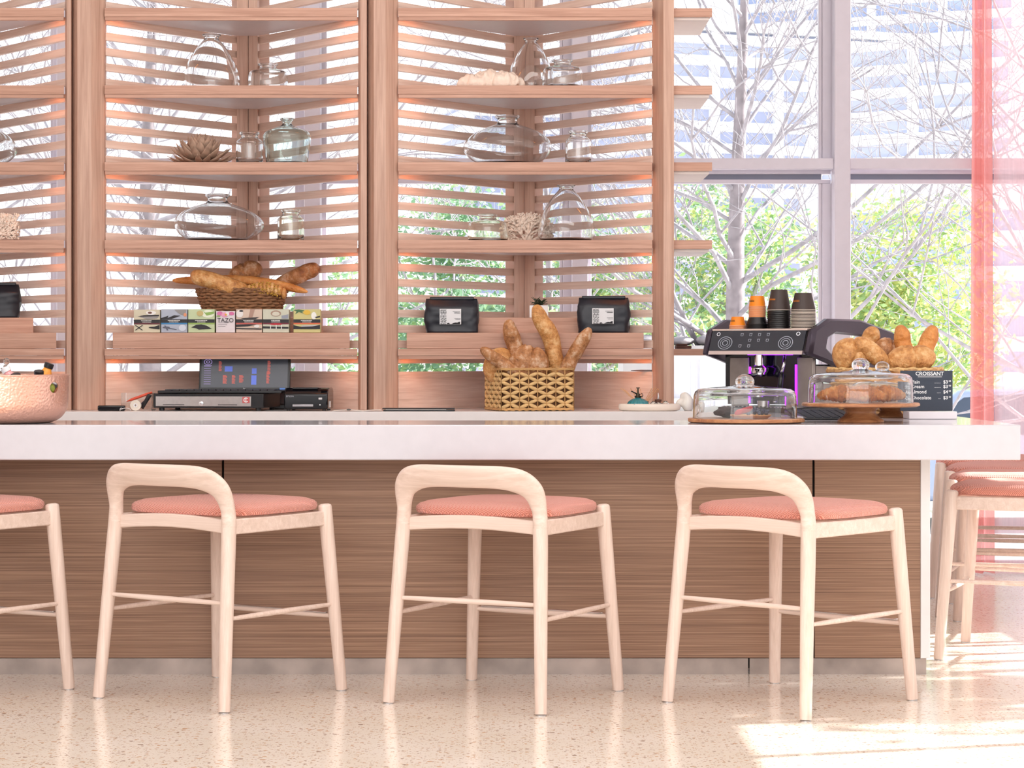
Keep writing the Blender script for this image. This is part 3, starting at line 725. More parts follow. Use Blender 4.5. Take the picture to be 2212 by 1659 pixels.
# rectangular woven basket on the rear counter
def woven_box(label, c, rz, W, D, Hh):
    t = thing('woven_basket', label, 'basket', c, rz)
    rows_ = 8
    lf = MB(); cane = MB()
    def leaf(p, axis, ln, ht, tilt, out):
        m = Matrix.Translation(p) @ (Matrix.Rotation(0 if axis == 0 else PI / 2, 4, 'Z')) @ Matrix.Rotation(tilt, 4, 'Y')
        lf.m = m; lf.ell((0, 0, 0), (ln / 2, out, ht / 2), 12, 8); lf.m = None
    for axis, length, offs in ((0, W, (-D / 2, D / 2)), (1, D, (-W / 2, W / 2))):
        cols_ = int(round(length / .040)); cw = length / cols_
        for off in offs:
            for r in range(rows_):
                z = .012 + (Hh - .024) * (r + .5) / rows_
                for k in range(cols_):
                    u = -length / 2 + cw * (k + .5)
                    p = Vector((u, off, z)) if axis == 0 else Vector((off, u, z))
                    tl = .34 if (k + r) % 2 else -.34
                    leaf(p, axis, cw * 1.08, .0155, tl, .0055)
            for k in range(cols_ + 1):
                u = -length / 2 + cw * k
                p = (u, off) if axis == 0 else (off, u)
                cane.tube([(p[0], p[1], 0.002), (p[0], p[1], Hh)], .0021, 6)
            for z in (.005, Hh):
                for dz in (0, .005):
                    n = 40; pts = []
                    for k in range(n + 1):
                        u = -length / 2 + length * k / n; pts.append((u, off, z + dz + .0015 * math.sin(k * 1.7)) if axis == 0 else (off, u, z + dz + .0015 * math.sin(k * 1.7)))
                    cane.tube(pts, .0032, 6)
    lf.build('weave', WEAVE, t, smooth=True)
    cane.build('cane_frame', M('cane', (206, 160, 104), .6, noisy=.2), t, smooth=True)
    MB().box(-W / 2 + .012, W / 2 - .012, -D / 2 + .012, D / 2 - .012, .003, .007).build('basket_base', M('basket_base', (90, 58, 36), .8), t)
    MB().box(-W / 2 + .010, W / 2 - .010, -D / 2 + .010, -D / 2 + .0105, .008, Hh - .03).build('inner_weave', M('inner_weave', (110, 72, 44), .85, noisy=.4, nscale=60), t)
    MB().box(-W / 2 + .010, -W / 2 + .0105, -D / 2 + .011, D / 2 - .010, .008, Hh - .03).build('inner_weave', bpy.data.materials['inner_weave'], t)
    return t
YK = 9.74; hB = PZ(799, 9.60) - ZT
ang = .27
woven_box('rectangular pale woven basket full of tall breads on the rear counter', (PX(1143, 9.72), 9.745, ZT + .0005), ang, .325, .27, hB)
def K(px, py, Y=9.72): return XYZ(px, py, Y)
loaf('baguette', 'tallest baguette standing in the rectangular woven basket', [K(1195, 870, 9.74), K(1200, 800, 9.73), K(1190, 730, 9.72), K(1168, 690, 9.72), K(1157, 658, 9.72)], .038, CR1, 11, 4)
loaf('baguette', 'dark floured baguette standing left of the tallest one', [K(1150, 860, 9.80), K(1128, 790, 9.75), K(1108, 735, 9.73), K(1097, 690, 9.725)], .037, CR2, 12, 3)
loaf('baguette', 'baguette leaning to the right out of the woven basket', [K(1205, 850, 9.70), K(1228, 790, 9.69), K(1250, 750, 9.68), K(1275, 708, 9.67)], .032, CR2, 13, 4)
loaf('baguette', 'baguette tip leaning out over the left rim of the woven basket', [K(1140, 830, 9.64), K(1105, 800, 9.635), K(1075, 778, 9.63), K(1038, 752, 9.62)], .028, CR2, 14, 3)
roll('bread_loaf', 'squat loaf behind the left-leaning baguette tip', K(1078, 790, 9.72), (.068, .05, .080), CR1, (0, .2, 0), False, 15)
roll('bread_loaf', 'big folded round loaf in the middle of the woven basket', K(1143, 790, 9.67), (.085, .05, .090), CR2, (0, .25, 0), True, 16)
def fine_print(nm, par, xc, y, z, width, h_, mat_, seed=0, align=0):
    rnd = random.Random(seed); mb = MB(); x = -width / 2; u = 0
    while x < width / 2 - h_:
        wv = min(rnd.uniform(.5, 1.1) * h_, width / 2 - x); mb.box(xc + x, xc + x + wv, y - .0003, y + .0003, z - h_ * rnd.uniform(.38, .5), z + h_ * rnd.uniform(.38, .5)); x += wv + h_ * .28
    return mb.build(nm, mat_, par)
# ------------------------------------------------------------------ coffee bags
BAGM = M('matt_black_kraft', (26, 28, 38), .42, bump=.0)
LBL = M('label_paper', (225, 224, 226), .6); INK = M('black_ink', (25, 25, 28), .7)
def coffee_bag(label, cx_, Y, zb, w_, h_, d_, rz=0.0, seed=0, tag_=True):
    t = thing('coffee_bag', label, 'coffee bag', (cx_, Y, zb), rz)
    nx, nz = 22, 20; vs, fs = [], []
    def sect(z):
        k = z / h_
        dd = d_ / 2 * (1 if k < .72 else max(.10, 1 - ((k - .72) / .28) ** 1.3 * .9)); ww = w_ / 2 * (1 - .04 * (1 - k) ** 2 - .06 * max(0, (k - .8) / .2)); return ww, dd
    segs = 48
    for i in range(nz + 1):
        z = h_ * i / nz; ww, dd = sect(z)
        for k in range(segs):
            a = 2 * PI * k / segs; c, s_ = math.cos(a), math.sin(a); e = .42
            x = math.copysign(abs(c) ** e, c) * ww; y = math.copysign(abs(s_) ** e, s_) * dd
            nn = mnoise.noise(Vector((x * 16 + seed, y * 16 + (3 if s_ > 0 else 0), z * 16))) * .010 + .004 * mnoise.noise(Vector((x * 50, y * 30 + seed, z * 50)))
            bul = math.sin(PI * min(1, z / h_ + .05)) * .008
            x += c * (nn + bul * .6) ; y += s_ * (nn * .8 + bul * .2)
            vs.append((x, y, z))
    for i in range(nz):
        for k in range(segs): fs.append((i * segs + k, i * segs + (k + 1) % segs, (i + 1) * segs + (k + 1) % segs, (i + 1) * segs + k))
    fs.append(tuple(range(segs - 1, -1, -1))); fs.append(tuple(nz * segs + k for k in range(segs)))
    MB().add(vs, fs).build('bag_body', BAGM, t, smooth=True)
    MB().box(-w_ * .42, w_ * .42, -.012, .012, h_ - .006, h_ + .008).build('rolled_top', BAGM, t, bev=.004, segs=3)
    if tag_:
        yl = -d_ / 2 - .0135; lx, lz = -.005 - .0, h_ * .47; lw, lh = .094, .068
        MB().box(lx - lw / 2, lx + lw / 2, yl, yl + .012, lz - lh / 2, lz + lh / 2).build('paper_label', LBL, t)
        text('label_lettering', 'PANTHER', .019, INK, t, (lx - lw / 2 + .011, yl - .0006, lz - .001), (PI / 2, -PI / 2, 0), sx=.80)
        text('label_lettering', 'PANTHER', .019, INK, t, (lx - lw / 2 + .024, yl - .0006, lz - .001), (PI / 2, -PI / 2, 0), sx=.80)
        fine_print('label_small_print', t, lx + lw / 2 - .020, yl - .0003, lz + .022, .034, .0022, INK, 1)
        text('label_small_print', 'ESPRESSO', .0062, INK, t, (lx + lw / 2 - .003, yl - .0006, lz + .016), (PI / 2, 0, 0), 'RIGHT', bold=.0001)
        fine_print('label_small_print', t, lx + lw / 2 - .016, yl - .0003, lz - .008, .026, .0020, INK, 2)
        fine_print('label_small_print', t, lx + lw / 2 - .014, yl - .0003, lz - .013, .022, .0020, INK, 3)
        mb = MB()
        cat_ = [(-.03, 0), (-.028, .004), (-.023, .006), (-.018, .005), (-.019, .0025), (-.012, .0), (-.006, .002), (0, .0055), (.008, .0075), (.016, .007), (.021, .009), (.024, .0105), (.030, .010), (.028, .006), (.030, 0)]
        vs = [(lx + .014 + a, yl - .0008, lz - lh / 2 + .0008 + b) for a, b in cat_]; mb.add(vs + [(v[0], v[1] + .0006, v[2]) for v in vs], [tuple(range(len(vs)))[::-1]] + [(i, i + 1, len(vs) + i + 1, len(vs) + i) for i in range(len(vs) - 1)])
        mb.build('label_cat_mark', INK, t)
    return t
coffee_bag('black coffee bag on the left half of the right riser', PX(976, 9.85), 9.856, ZS1, .232, .150, .078, 0, 1)
coffee_bag('black coffee bag on the right half of the right riser', PX(1304, 9.85), 9.856, ZS1, .228, .155, .078, 0, 6)
coffee_bag('black coffee bag cut off by the left edge', PX(-14, 9.96), 10.0, ZS2, .215, .150, .09, .15, 9, False)
# small plant pot
t = thing('potted_plant', 'small green plant in a white square pot between the coffee bags', 'plant', (PX(1164, 10.02), 10.03, ZS2))
MB().prism([(-.042, -.042), (.042, -.042), (.042, .042), (-.042, .042)], .0005, .056).build('pot', WHITE, t, bev=.002)
MB().box(-.038, .038, -.038, .038, .0562, .058).build('soil', M('soil', (60, 42, 30), .9), t)
mb = MB(); rnd = random.Random(8)
for k in range(46):
    a = rnd.uniform(0, 2 * PI); e = rnd.uniform(.1, 1.2); b0 = Vector((rnd.uniform(-.02, .02), rnd.uniform(-.02, .02), .058)); petal(mb, b0 + Vector((0, 0, rnd.uniform(0, .012))), (math.cos(a) * math.cos(e), math.sin(a) * math.cos(e), math.sin(e) * .7), rnd.uniform(.022, .045), .0042, -.2)
mb.build('foliage', M('dark_leaf', (60, 74, 48), .5, noisy=.3), t, smooth=True)
# ------------------------------------------------------------------ tea boxes
def tea(px0, px1, ytop, base, band, art, label, title, Y=9.81, under=None, shapes=()):
    x0, x1 = PX(px0, Y), PX(px1, Y); wd = x1 - x0; hh = PZ(ytop, Y) - ZS1; xm = (x0 + x1) / 2
    t = thing('tea_box', label, 'tea box', (xm, Y, ZS1 + .0004))
    MB().box(-wd / 2, wd / 2, 0, .060, 0, hh).build('carton', M('tea_carton', base, .55), t, bev=.001)
    k = [0]
    def patch(nm, x0_, x1_, z0_, z1_, c):
        k[0] += 1; MB().box(x0_ * wd - wd / 2, x1_ * wd - wd / 2, -.0006 - .0002 * k[0], .0003, z0_ * hh, z1_ * hh).build(nm, M('tea_print', c, .5), t)
    if title:
        patch('title_band', .0, 1, .42, .565, (26, 22, 26)); patch('colour_stripe', 0, 1, .355, .42, band)
        fine_print('title_lettering', t, 0, -.0014, hh * .515, .030 + .0028 * len(title), .0040, M('print_white', (235, 232, 228), .6), len(title))
        if under: fine_print('title_lettering', t, 0, -.0014, hh * .455, .022 + .002 * len(under), .0026, bpy.data.materials['print_white'], len(under) + 5)
    # printed picture shapes, polygons in box fractions
    for j, (c, poly) in enumerate(shapes):
        y = -.0016 - .0003 * j
        vs = [(p[0] * wd - wd / 2, y, p[1] * hh) for p in poly]; n = len(vs)
        MB().add(vs + [(v[0], v[1] + .0004, v[2]) for v in vs], [tuple(range(n))] + [(i, (i + 1) % n, n + (i + 1) % n, n + i) for i in range(n)]).build('printed_picture', M('tea_picture', c, .55), t)
    return t
def disc(cx_, cy_, rx, ry, n=14, a0=0, a1=2 * PI): return [(cx_ + rx * math.cos(a0 + (a1 - a0) * i / n), cy_ + ry * math.sin(a0 + (a1 - a0) * i / n)) for i in range(n + (0 if a1 - a0 > 6 else 1))]
BK, GR = (34, 30, 34), (150, 146, 144)
tea(289, 345.5, 669, (214, 204, 178), (96, 34, 44), 0, 'tea box with maroon stripe and dark bowl picture, leftmost of the row', 'ORGANIC', under='BLACK TEA', shapes=[
    (BK, [(.15, .70), (.4, .76), (.97, .78), (.97, .72), (.75, .68)]), (GR, [(.2, .69), (.97, .71), (.9, .62), (.5, .585)]), ((240, 236, 230), disc(.66, .86, .2, .09)), ((120, 84, 70), disc(.62, .86, .08, .05)), (BK, [(.04, .32), (.09, .32), (.36, .1), (.31, .1)]), (BK, [(.31, .32), (.36, .32), (.09, .1), (.04, .1)]), (BK, [(.58, .24), (.8, .26), (.99, .34), (.99, .14), (.75, .17), (.58, .21)])])
tea(348, 404.5, 668, (176, 182, 196), (58, 130, 182), 0, 'tea box with blue stripe and grey leaf picture', 'EARL GREY', under='ORGANIC TEA', shapes=[
    (GR, [(.5, .98), (.98, .99), (.9, .70), (.7, .80)]), (BK, [(0, .62), (.28, .72), (.25, .62), (.5, .74), (.75, .72), (.4, .58), (0, .57)]), ((226, 150, 110), disc(.92, .76, .06, .08)), ((96, 98, 112), disc(.2, .22, .14, .04)), ((96, 98, 112), [(.12, .30), (.18, .30), (.28, .10), (.22, .10)]), ((96, 98, 112), [(.2, .24), (.6, .14), (.6, .12), (.2, .18)]), ((210, 216, 228), disc(.82, .2, .14, .14))])
tea(406.5, 463.5, 668, (196, 208, 166), (150, 178, 92), 0, 'tea box with light green stripe and black leaf heap', 'GREEN TEA', under='ORGANIC', shapes=[
    ((232, 236, 214), disc(.75, .80, .24, .17)), ((140, 176, 90), [(.55, .95), (.65, .85), (.98, .9), (.98, .8), (.7, .72)]), ((200, 180, 120), disc(.45, .82, .13, .12)), (BK, [(.12, .22), (.3, .33), (.5, .35), (.7, .30), (.9, .16), (.4, .13), (.3, .19)])])
t = tea(467, 507.5, 672, (226, 216, 218), (0, 0, 0), 0, 'narrow white tea box with pink blossoms at the centre of the row', None, shapes=[
    ((214, 120, 170), disc(.2, .88, .16, .10)), ((232, 160, 190), disc(.46, .82, .18, .12)), ((214, 110, 160), disc(.82, .88, .15, .08)), ((150, 170, 110), disc(.12, .76, .10, .05)), ((240, 232, 236), disc(.60, .86, .10, .09)), ((226, 170, 60), disc(.52, .83, .06, .05))])
text('brand_lettering', 'TAZO', .0265, M('print_dark', (50, 44, 50), .6), t, (0, -.0036, .0535), (PI / 2, 0, 0), sx=1.0)
for j, zz in enumerate((.043, .036, .028)): fine_print('small_print', t, -.008 - .004 * j, -.0024, zz, .044 - .006 * j, .0020, M('print_grey', (150, 140, 146), .6), j)
tea(510, 566, 668, (214, 190, 172), (190, 90, 80), 0, 'tea box in pale salmon with a magnolia and dark landscape', 'ENGLISH', under='BREAKFAST', shapes=[
    ((176, 140, 124), [(.48, .62), (.55, .99), (.72, .99), (.62, .62)]), ((232, 226, 222), disc(.14, .80, .14, .16)), (BK, disc(.2, .92, .08, .04)), (BK, [(.3, .58), (.0, .68), (.2, .62), (.6, .64), (.9, .66), (.75, .58)]), (BK, [(0, .34), (.5, .36), (.8, .35), (.45, .27), (0, .24)]), (BK, [(0, .2), (.99, .18), (.99, .13), (0, .15)]), ((236, 232, 228), disc(.8, .27, .11, .06))])
tea(568, 624, 668, (206, 204, 184), (110, 30, 46), 0, 'tea box with a red table picture, left of the shelf gap', 'CHAI', under='SPICE TEA', shapes=[
    ((170, 140, 120), disc(.5, .82, .2, .13)), ((214, 208, 190), disc(.5, .80, .15, .09)), ((150, 154, 166), [(.72, .6), (.98, .6), (.98, .78), (.72, .72)]), (BK, [(0, .18), (.99, .17), (.99, .24), (0, .27)]), ((190, 24, 44), disc(.5, .36, .24, .035)), ((238, 236, 232), [(.28, .33), (.31, .33), (.31, .14), (.28, .14)]), ((238, 236, 232), [(.5, .33), (.53, .33), (.53, .14), (.5, .14)]), ((238, 236, 232), [(.70, .33), (.73, .33), (.73, .14), (.70, .14)])])
tea(634, 692, 668, (206, 196, 134), (216, 106, 62), 0, 'tea box with orange stripe and palm tree picture, rightmost of the row', 'TROPICAL', under='TEA BLEND', shapes=[
    ((72, 110, 70), [(.0, .96), (.2, .99), (.42, .94), (.3, .88), (.42, .80), (.2, .88), (.06, .78), (.12, .9)]), ((226, 186, 70), disc(.5, .86, .14, .1)), ((240, 238, 230), disc(.76, .72, .10, .16)), (BK, [(.78, .66), (.99, .72), (.99, .66), (.85, .62)]), (BK, [(0, .32), (.3, .24), (.7, .26), (.99, .33), (.99, .15), (0, .15)]), ((190, 188, 200), [(.3, .25), (.7, .27), (.95, .32), (.3, .3)])])
# ------------------------------------------------------------------ cash drawer, laptop, printer
def pxs(n, Y): return n * Y / F
t = thing('cash_drawer', 'black cash drawer with a steel front plate under the laptop', 'cash drawer', (-1.555, 9.690, ZT + .0005), -.138)
MB().box(0, .49, 0, .30, .012, .074).build('drawer_case', BLACK, t, bev=.003)
MB().box(.012, .436, -.004, .001, .019, .062).build('front_plate', STEEL, t, bev=.001)
for x0, x1 in ((.045, .14), (.29, .375)): MB().box(x0, x1, -.0055, -.0035, .0245, .0268).build('coin_slot', DKGAP, t)
kl = MB(); kl.m = Matrix.Translation((.215, -.004, .031)) @ Matrix.Rotation(PI / 2, 4, 'X'); kl.lathe([(0, 0), (.010, 0), (.010, .002), (.006, .004), (0, .004)], 20, (0, 0, 0)); kl.m = None
lk = kl.build('lock', CHROME, t, smooth=.7); MB().box(.2143, .2157, -.0086, -.0079, .028, .034).build('keyhole', DKGAP, lk)
st = MB().box(.398, .430, -.0052, -.0042, .034, .060).build('red_sticker', M('sticker_red', (206, 96, 96), .5), t)
MB().prism([(.414 + .011 * math.cos(a * PI / 8), .047 + .011 * math.sin(a * PI / 8)) for a in range(16)], 0, 1)
mb = MB()
for k in range(14):
    a0, a1 = .6 + k * .37, .6 + (k + 1) * .37; r0, r1 = .007, .011
    mb.add([(.414 + r * math.cos(a), -.0056, .047 + r * math.sin(a)) for (r, a) in ((r0, a0), (r1, a0), (r1, a1), (r0, a1))], [(0, 1, 2, 3)])
mb.add([(.412, -.0057, .040), (.416, -.0057, .040), (.416, -.0057, .054), (.412, -.0057, .054)], [(0, 1, 2, 3)])
mb.build('sticker_mark', WHITE, st)
for x, y in ((.03, .03), (.46, .03), (.03, .27), (.46, .27)): MB().lathe([(0, 0), (.012, 0), (.012, .0118), (0, .0118)], 14, (x, y, 0)).build('foot', BLACK, t)
LZ = ZT + .0752
t = thing('laptop', 'open black laptop showing a floor plan screen on the cash drawer', 'laptop', (-1.20, 9.80, LZ), -.04)
MB().box(-.33, .21, -.13, .09, .0, .012).build('keyboard_deck', BLACK, t, bev=.003)
kb = MB()
for r in range(4):
    for c in range(15): kb.box(-.30 + c * .032, -.272 + c * .032, -.115 + r * .033, -.087 + r * .033, .0122, .0165)
o = kb.build('keys', M('key_cap', (46, 46, 54), .4), t)
sw, sh_ = .405, .146; th_ = .16
scr = MB().box(-sw / 2, sw / 2, 0, .010, 0, sh_).build('screen_lid', BLACK, t, bev=.003, loc=(.018, .055, .0125), rot=(-th_, 0, 0))
disp = MB().box(-sw / 2 + .010, sw / 2 - .012, -.0006, .0002, .010, sh_ - .006).build('display', M('display_grey', (66, 68, 76), .25, emis=(66, 68, 76), es=.35), scr)
REDT = M('screen_red', (190, 90, 80), .4, emis=(190, 90, 80), es=.5); BLUT = M('screen_blue', (90, 110, 200), .4, emis=(90, 110, 200), es=.6); LIL = M('screen_lilac', (180, 160, 220), .4, emis=(180, 160, 220), es=.5)
def sp_(nm, u0, u1, v0, v1, m):   # fractions of the display, v from the top
    x = lambda u: -sw / 2 + .010 + u * (sw - .022); z = lambda v: sh_ - .006 - v * (sh_ - .016)
    return MB().box(x(u0), x(u1), -.0011, -.0004, z(v1), z(v0)).build(nm, m, disp)
for (u, v, w_, n) in ((.20, .10, .035, 9), (.25, .57, .05, 8), (.355, .57, .04, 8), (.44, .57, .05, 7), (.765, .08, .035, 12), (.755, .45, .035, 11)):
    mb = MB()
    for k in range(n):
        x = lambda q: -sw / 2 + .010 + q * (sw - .022); z = lambda q: sh_ - .006 - q * (sh_ - .016)
        vv = v + k * .038
        if vv < .95: mb.box(x(u), x(u + w_ * (1 if k % 3 else .8)), -.0011, -.0004, z(vv + .026), z(vv))
    mb.build('screen_tables', REDT, disp)
for a in ((.27, .36, .27, .45), (.585, .64, .34, .53), (.58, .64, .58, .90)): sp_('screen_block', *a, BLUT)
for k in range(9): sp_('screen_menu', .03, .11, .27 + k * .075, .28 + k * .075, LIL)
mb = MB(); cxx, czz = -sw / 2 + .010 + .075 * (sw - .022), sh_ - .006 - .12 * (sh_ - .016)
for k in range(20):
    for r0, r1, ph in ((.014, .017, 0), (.005, .008, 1)):
        a0, a1 = 2 * PI * k / 20, 2 * PI * (k + 1) / 20
        mb.add([(cxx + r * 1.1 * math.cos(a), -.0012, czz + r * .8 * math.sin(a)) for (r, a) in ((r0, a0), (r1, a0), (r1, a1), (r0, a1))], [(0, 1, 2, 3)])
mb.build('screen_logo', LIL, disp); sp_('screen_logo_bar', .03, .12, .24, .255, LIL)
MB().box(sw / 2 - .046, sw / 2 - .022, -.0012, -.0004, .001, .009).build('blue_sticker', M('sticker_blue', (80, 130, 210), .4), scr)
text('maker_lettering', 'hp', .010, M('silver_letter', (220, 220, 225), .3), scr, (-.0, -.0008, .0055), (PI / 2, 0, 0))
t = thing('monitor', 'slim brown-backed customer display standing behind the right edge of the laptop', 'monitor', (PX(603, 10.02), 10.0, ZT + .0005), .1)
MB().box(-.03, .03, -.006, .006, .02, .200).build('panel', M('monitor_brown', (70, 50, 50), .4), t, bev=.003); MB().box(-.04, .04, -.02, .03, 0, .0195).build('stand', BLACK, t, bev=.003)
t = thing('receipt_printer', 'black receipt printer to the right of the cash drawer', 'printer', (PX(661, 9.70), 9.66, ZT + .0005), -.05)
MB().add([(x, y, z) for x in (-.092, .098) for (y, z) in ((0, .006), (0, .072), (.012, .078), (.045, .098), (.17, .098), (.19, .085), (.19, .006))],
         [tuple(range(7)), tuple(range(13, 6, -1))] + [(i, (i + 1) % 7, 7 + (i + 1) % 7, 7 + i) for i in range(7)]).build('printer_case', BLACKG, t, bev=.006, segs=3)
MB().box(-.06, .05, .03, .09, .092, .0995).build('lid_recess', BLACK, t, bev=.002)
MB().box(-.055, .035, -.0015, .002, .018, .027).build('paper_slot_trim', CHROME, t, bev=.001)
MB().box(.058, .074, -.0012, .002, .048, .057).build('feed_button', STEEL, t, bev=.0008)
MB().box(.0625, .0665, -.0012, .002, .024, .027).build('indicator_light', M('led_white', (240, 240, 240), emis=(255, 255, 255), es=1.2), t)
MB().box(.0985, .1005, .05, .085, .014, .040).build('rating_sticker', WHITE, t)
MB().box(.065, .095, .02, .034, .0945, .0955).build('top_sticker', M('sticker_olive', (180, 176, 140), .5), t)
text('maker_lettering', 'EPSON', .011, M('grey_letter', (170, 170, 180), .4), t, (-.066, -.0012, .062), (PI / 2, 0, 0))
for x, y in ((-.075, .02), (.08, .02), (-.075, .17), (.08, .17)): MB().lathe([(0, 0), (.008, 0), (.008, .006), (0, .006)], 12, (x, y, 0)).build('foot', BLACK, t)
# clutter left of the drawer
Yc = 9.64
o = MB().box(-.062, .055, -.02, .03, 0, .024).build('card_reader', BLACKG, bev=.006, segs=3, loc=(PX(243, Yc), Yc, ZT + .0005), rot=(0, 0, .1)); tag(o, 'small black card reader lying by the first shelf post', 'card reader')
t = thing('adhesive_tape', 'white roll of sticky tape left of the cash drawer', 'tape', (PX(291, Yc), Yc + .03, ZT + .0005))
mb = MB(); mb.m = Matrix.Translation((0, 0, .0235)) @ Matrix.Rotation(PI / 2, 4, 'X'); mb.lathe([(.009, -.01), (.023, -.01), (.023, .01), (.009, .01), (.009, -.01)], 32); mb.m = None
mb.build('tape_roll', M('tape_cream', (230, 220, 206), .4), t, smooth=.7)
mb = MB(); mb.m = Matrix.Translation((0, 0, .0235)) @ Matrix.Rotation(PI / 2, 4, 'X'); mb.lathe([(.004, -.011), (.009, -.011), (.009, .011), (.004, .011), (.004, -.011)], 20); mb.m = None
mb.build('tape_core', WHITE, t, smooth=.7)
t = thing('desk_organiser', 'clear acrylic desk organiser holding pens left of the cash drawer', 'organiser', (PX(300, 9.75), 9.74, ZT + .0005), -.05)
mb = MB(); mb.box(-.075, .06, 0, .003, 0, .075); mb.box(-.075, -.072, .0031, .08, 0, .075); mb.box(.057, .06, .0031, .08, 0, .075); mb.box(-.0719, .0569, .0031, .08, 0, .003)
mb.build('acrylic_shell', GL, t)
o = MB().tube([(PX(272, 9.72), 9.725, PZ(868, 9.72)), (PX(284, 9.72), 9.73, PZ(863, 9.72)), (PX(312, 9.72), 9.74, PZ(853, 9.72)), (PX(327, 9.72), 9.745, PZ(848, 9.72))], [.001, .006, .006, .005], 12).build('marker_pen', M('orange_red_plastic', (226, 84, 54), .35), smooth=True); tag(o, 'orange red marker pen leaning on the organiser', 'pen')
o = MB().tube([(PX(300, 9.72), 9.70, ZT + .012), (PX(318, 9.72), 9.70, PZ(862, 9.72))], [.005, .004], 10).build('ballpoint_pen', M('blue_black_plastic', (40, 42, 66), .35)); tag(o, 'dark ballpoint pen slanting in front of the organiser', 'pen')
o = MB().tube([(PX(309, 9.72), 9.69, ZT + .010), (PX(326, 9.72), 9.69, PZ(852, 9.72))], [.008, .010], 10).build('black_stapler', BLACK, bev=.001); tag(o, 'black stapler standing against the cash drawer', 'stapler'); o.name = 'stapler'
t = thing('earphones', 'loop of white cable in front of the tape roll', 'cable', (PX(272, Yc), 9.585, ZT + .0005))
MB().tube([(.03 * math.cos(a / 9) * (1 - a / 60), .012 * math.sin(a / 4), .003 + .010 * abs(math.sin(a / 7))) for a in range(40)], .0011, 6).build('cord', WHITE, t, smooth=True)
# papers
def paper(name, label, px0, px1, Y, z, mat, cat, wave=0.0, d=.09, th=.0015):
    x0, x1 = PX(px0, Y), PX(px1, Y); n = 18; vs, fs = [], []
    for i in range(n + 1):
        u = i / n; x = x0 + (x1 - x0) * u; zz = z + wave * abs(math.sin(u * 5.2))
        for (y, dz) in ((Y - d / 2, 0), (Y + d / 2, 0), (Y + d / 2, th), (Y - d / 2, th)): vs.append((x, y, zz + dz))
    for i in range(n):
        for j in range(4): fs.append((4 * i + j, 4 * i + (j + 1) % 4, 4 * i + 4 + (j + 1) % 4, 4 * i + 4 + j))
    fs += [(0, 3, 2, 1), tuple(4 * n + j for j in range(4))]
    return tag(MB().add(vs, fs).build(name, mat), label, cat)
PAP = M('paper_white', (238, 234, 226), .6)
paper('paper_sheet', 'curled white sheet right of the receipt printer', 720, 826, 9.62, ZT + .0006, PAP, 'paper', .004)
o = MB().ell((PX(754, 9.6), 9.585, ZT + .0065), (.010, .006, .0045), 14, 8).build('binder_clip', BLACK, smooth=True); tag(o, 'black clip on the curled white sheet', 'clip')
t = thing('bill_folder', 'black bill folder with papers lying behind the middle bar stool', 'folder', (PX(907, 9.62), 9.62, ZT + .0006))
MB().box(-.155, .150, -.04, .05, 0, .005).build('lower_cover', BLACK, t, bev=.001); MB().box(-.145, .115, -.036, .05, .0052, .0085).build('paper_stack', PAP, t)
MB().box(-.160, .150, -.04, .052, .0087, .0125).build('upper_cover', BLACK, t, bev=.001)
o = MB().tube([(PX(1362, 9.9), 9.86, 1.0835), (PX(1384, 9.9), 9.845, 1.0835), (PX(1414, 9.9), 9.822, 1.0835)], [.001, .004, .0035], 10).build('ballpoint_pen', M('pen_grey', (90, 78, 78), .3), smooth=True); tag(o, 'grey pen lying on the top edge of the backboard', 'pen')
# ------------------------------------------------------------------ cream dish with mister
Yt = 9.64; xt = PX(1403, Yt)
t = thing('serving_dish', 'cream oval ceramic dish holding the teal mister', 'dish', (xt, Yt + .0, ZT + .0005))
mb = MB(); a_, b_, = .135, .060
mb.lathe([(0, 0), (.85, 0), (.96, .004), (1, .014), (.985, .026), (.955, .031), (.93, .029), (.91, .020), (.88, .014), (0, .013)], 72, fn=lambda p: (p[0] * a_, p[1] * b_, p[2]))
mb.build('dish_body', M('cream_ceramic', (238, 224, 210), .25), t, smooth=True)
zd = ZT + .0152
t = thing('plant_mister', 'small ribbed teal glass mister with a dark pump', 'mister', (PX(1378, Yt), Yt - .005, zd))
def rib(p): a = math.atan2(p[1], p[0]); k = 1 + .035 * math.cos(a * 16); return (p[0] * k, p[1] * k, p[2])
MB().lathe([(0, 0), (.040, 0), (.047, .006), (.047, .014), (.040, .026), (.026, .036), (.013, .040), (.012, .043), (.010, .043), (.010, .040), (0, .036)], 96, fn=rib).build('glass_body', M('teal_bottle', (30, 130, 140), .12, coat=.6), t, smooth=True)
MB().lathe([(0, .0432), (.015, .0432), (.015, .050), (.009, .051), (.008, .060), (.004, .061), (.003, .082), (.008, .083), (.008, .086), (0, .086)], 20).build('pump', M('dark_brass', (64, 58, 44), .3, .8), t, smooth=.7)
MB().tube([(-.004, 0, .058), (-.026, 0, .069), (-.030, 0, .070)], [.003, .0025, .002], 8).build('nozzle', BLACK, t, smooth=True)
MB().tube([(.005, 0, .055), (.018, 0, .060), (.021, 0, .052), (.016, 0, .044)], [.0018] * 4, 8).build('trigger', BLACK, t, smooth=True)
STK = M('birch_stick', (226, 176, 128), .6, noisy=.1)
rnd = random.Random(12)
tb = thing('stick_tumbler', 'clear tumbler packed with birch stirrers behind the mister', 'tumbler', (PX(1388, 9.74), 9.735, ZT + .0005))
MB().lathe([(0, 0), (.024, 0), (.026, .04), (.0245, .04), (.0225, .003), (0, .003)], 32).build('tumbler_glass', PANE, tb, smooth=True)
bx, by, bz = PX(1388, 9.74), 9.735, ZT + .006
tips = [(1340, 838), (1346, 840), (1350, 842), (1362, 839), (1373, 840), (1384, 841), (1408, 839), (1413, 838), (1418, 837), (1421, 839), (1424, 841)]
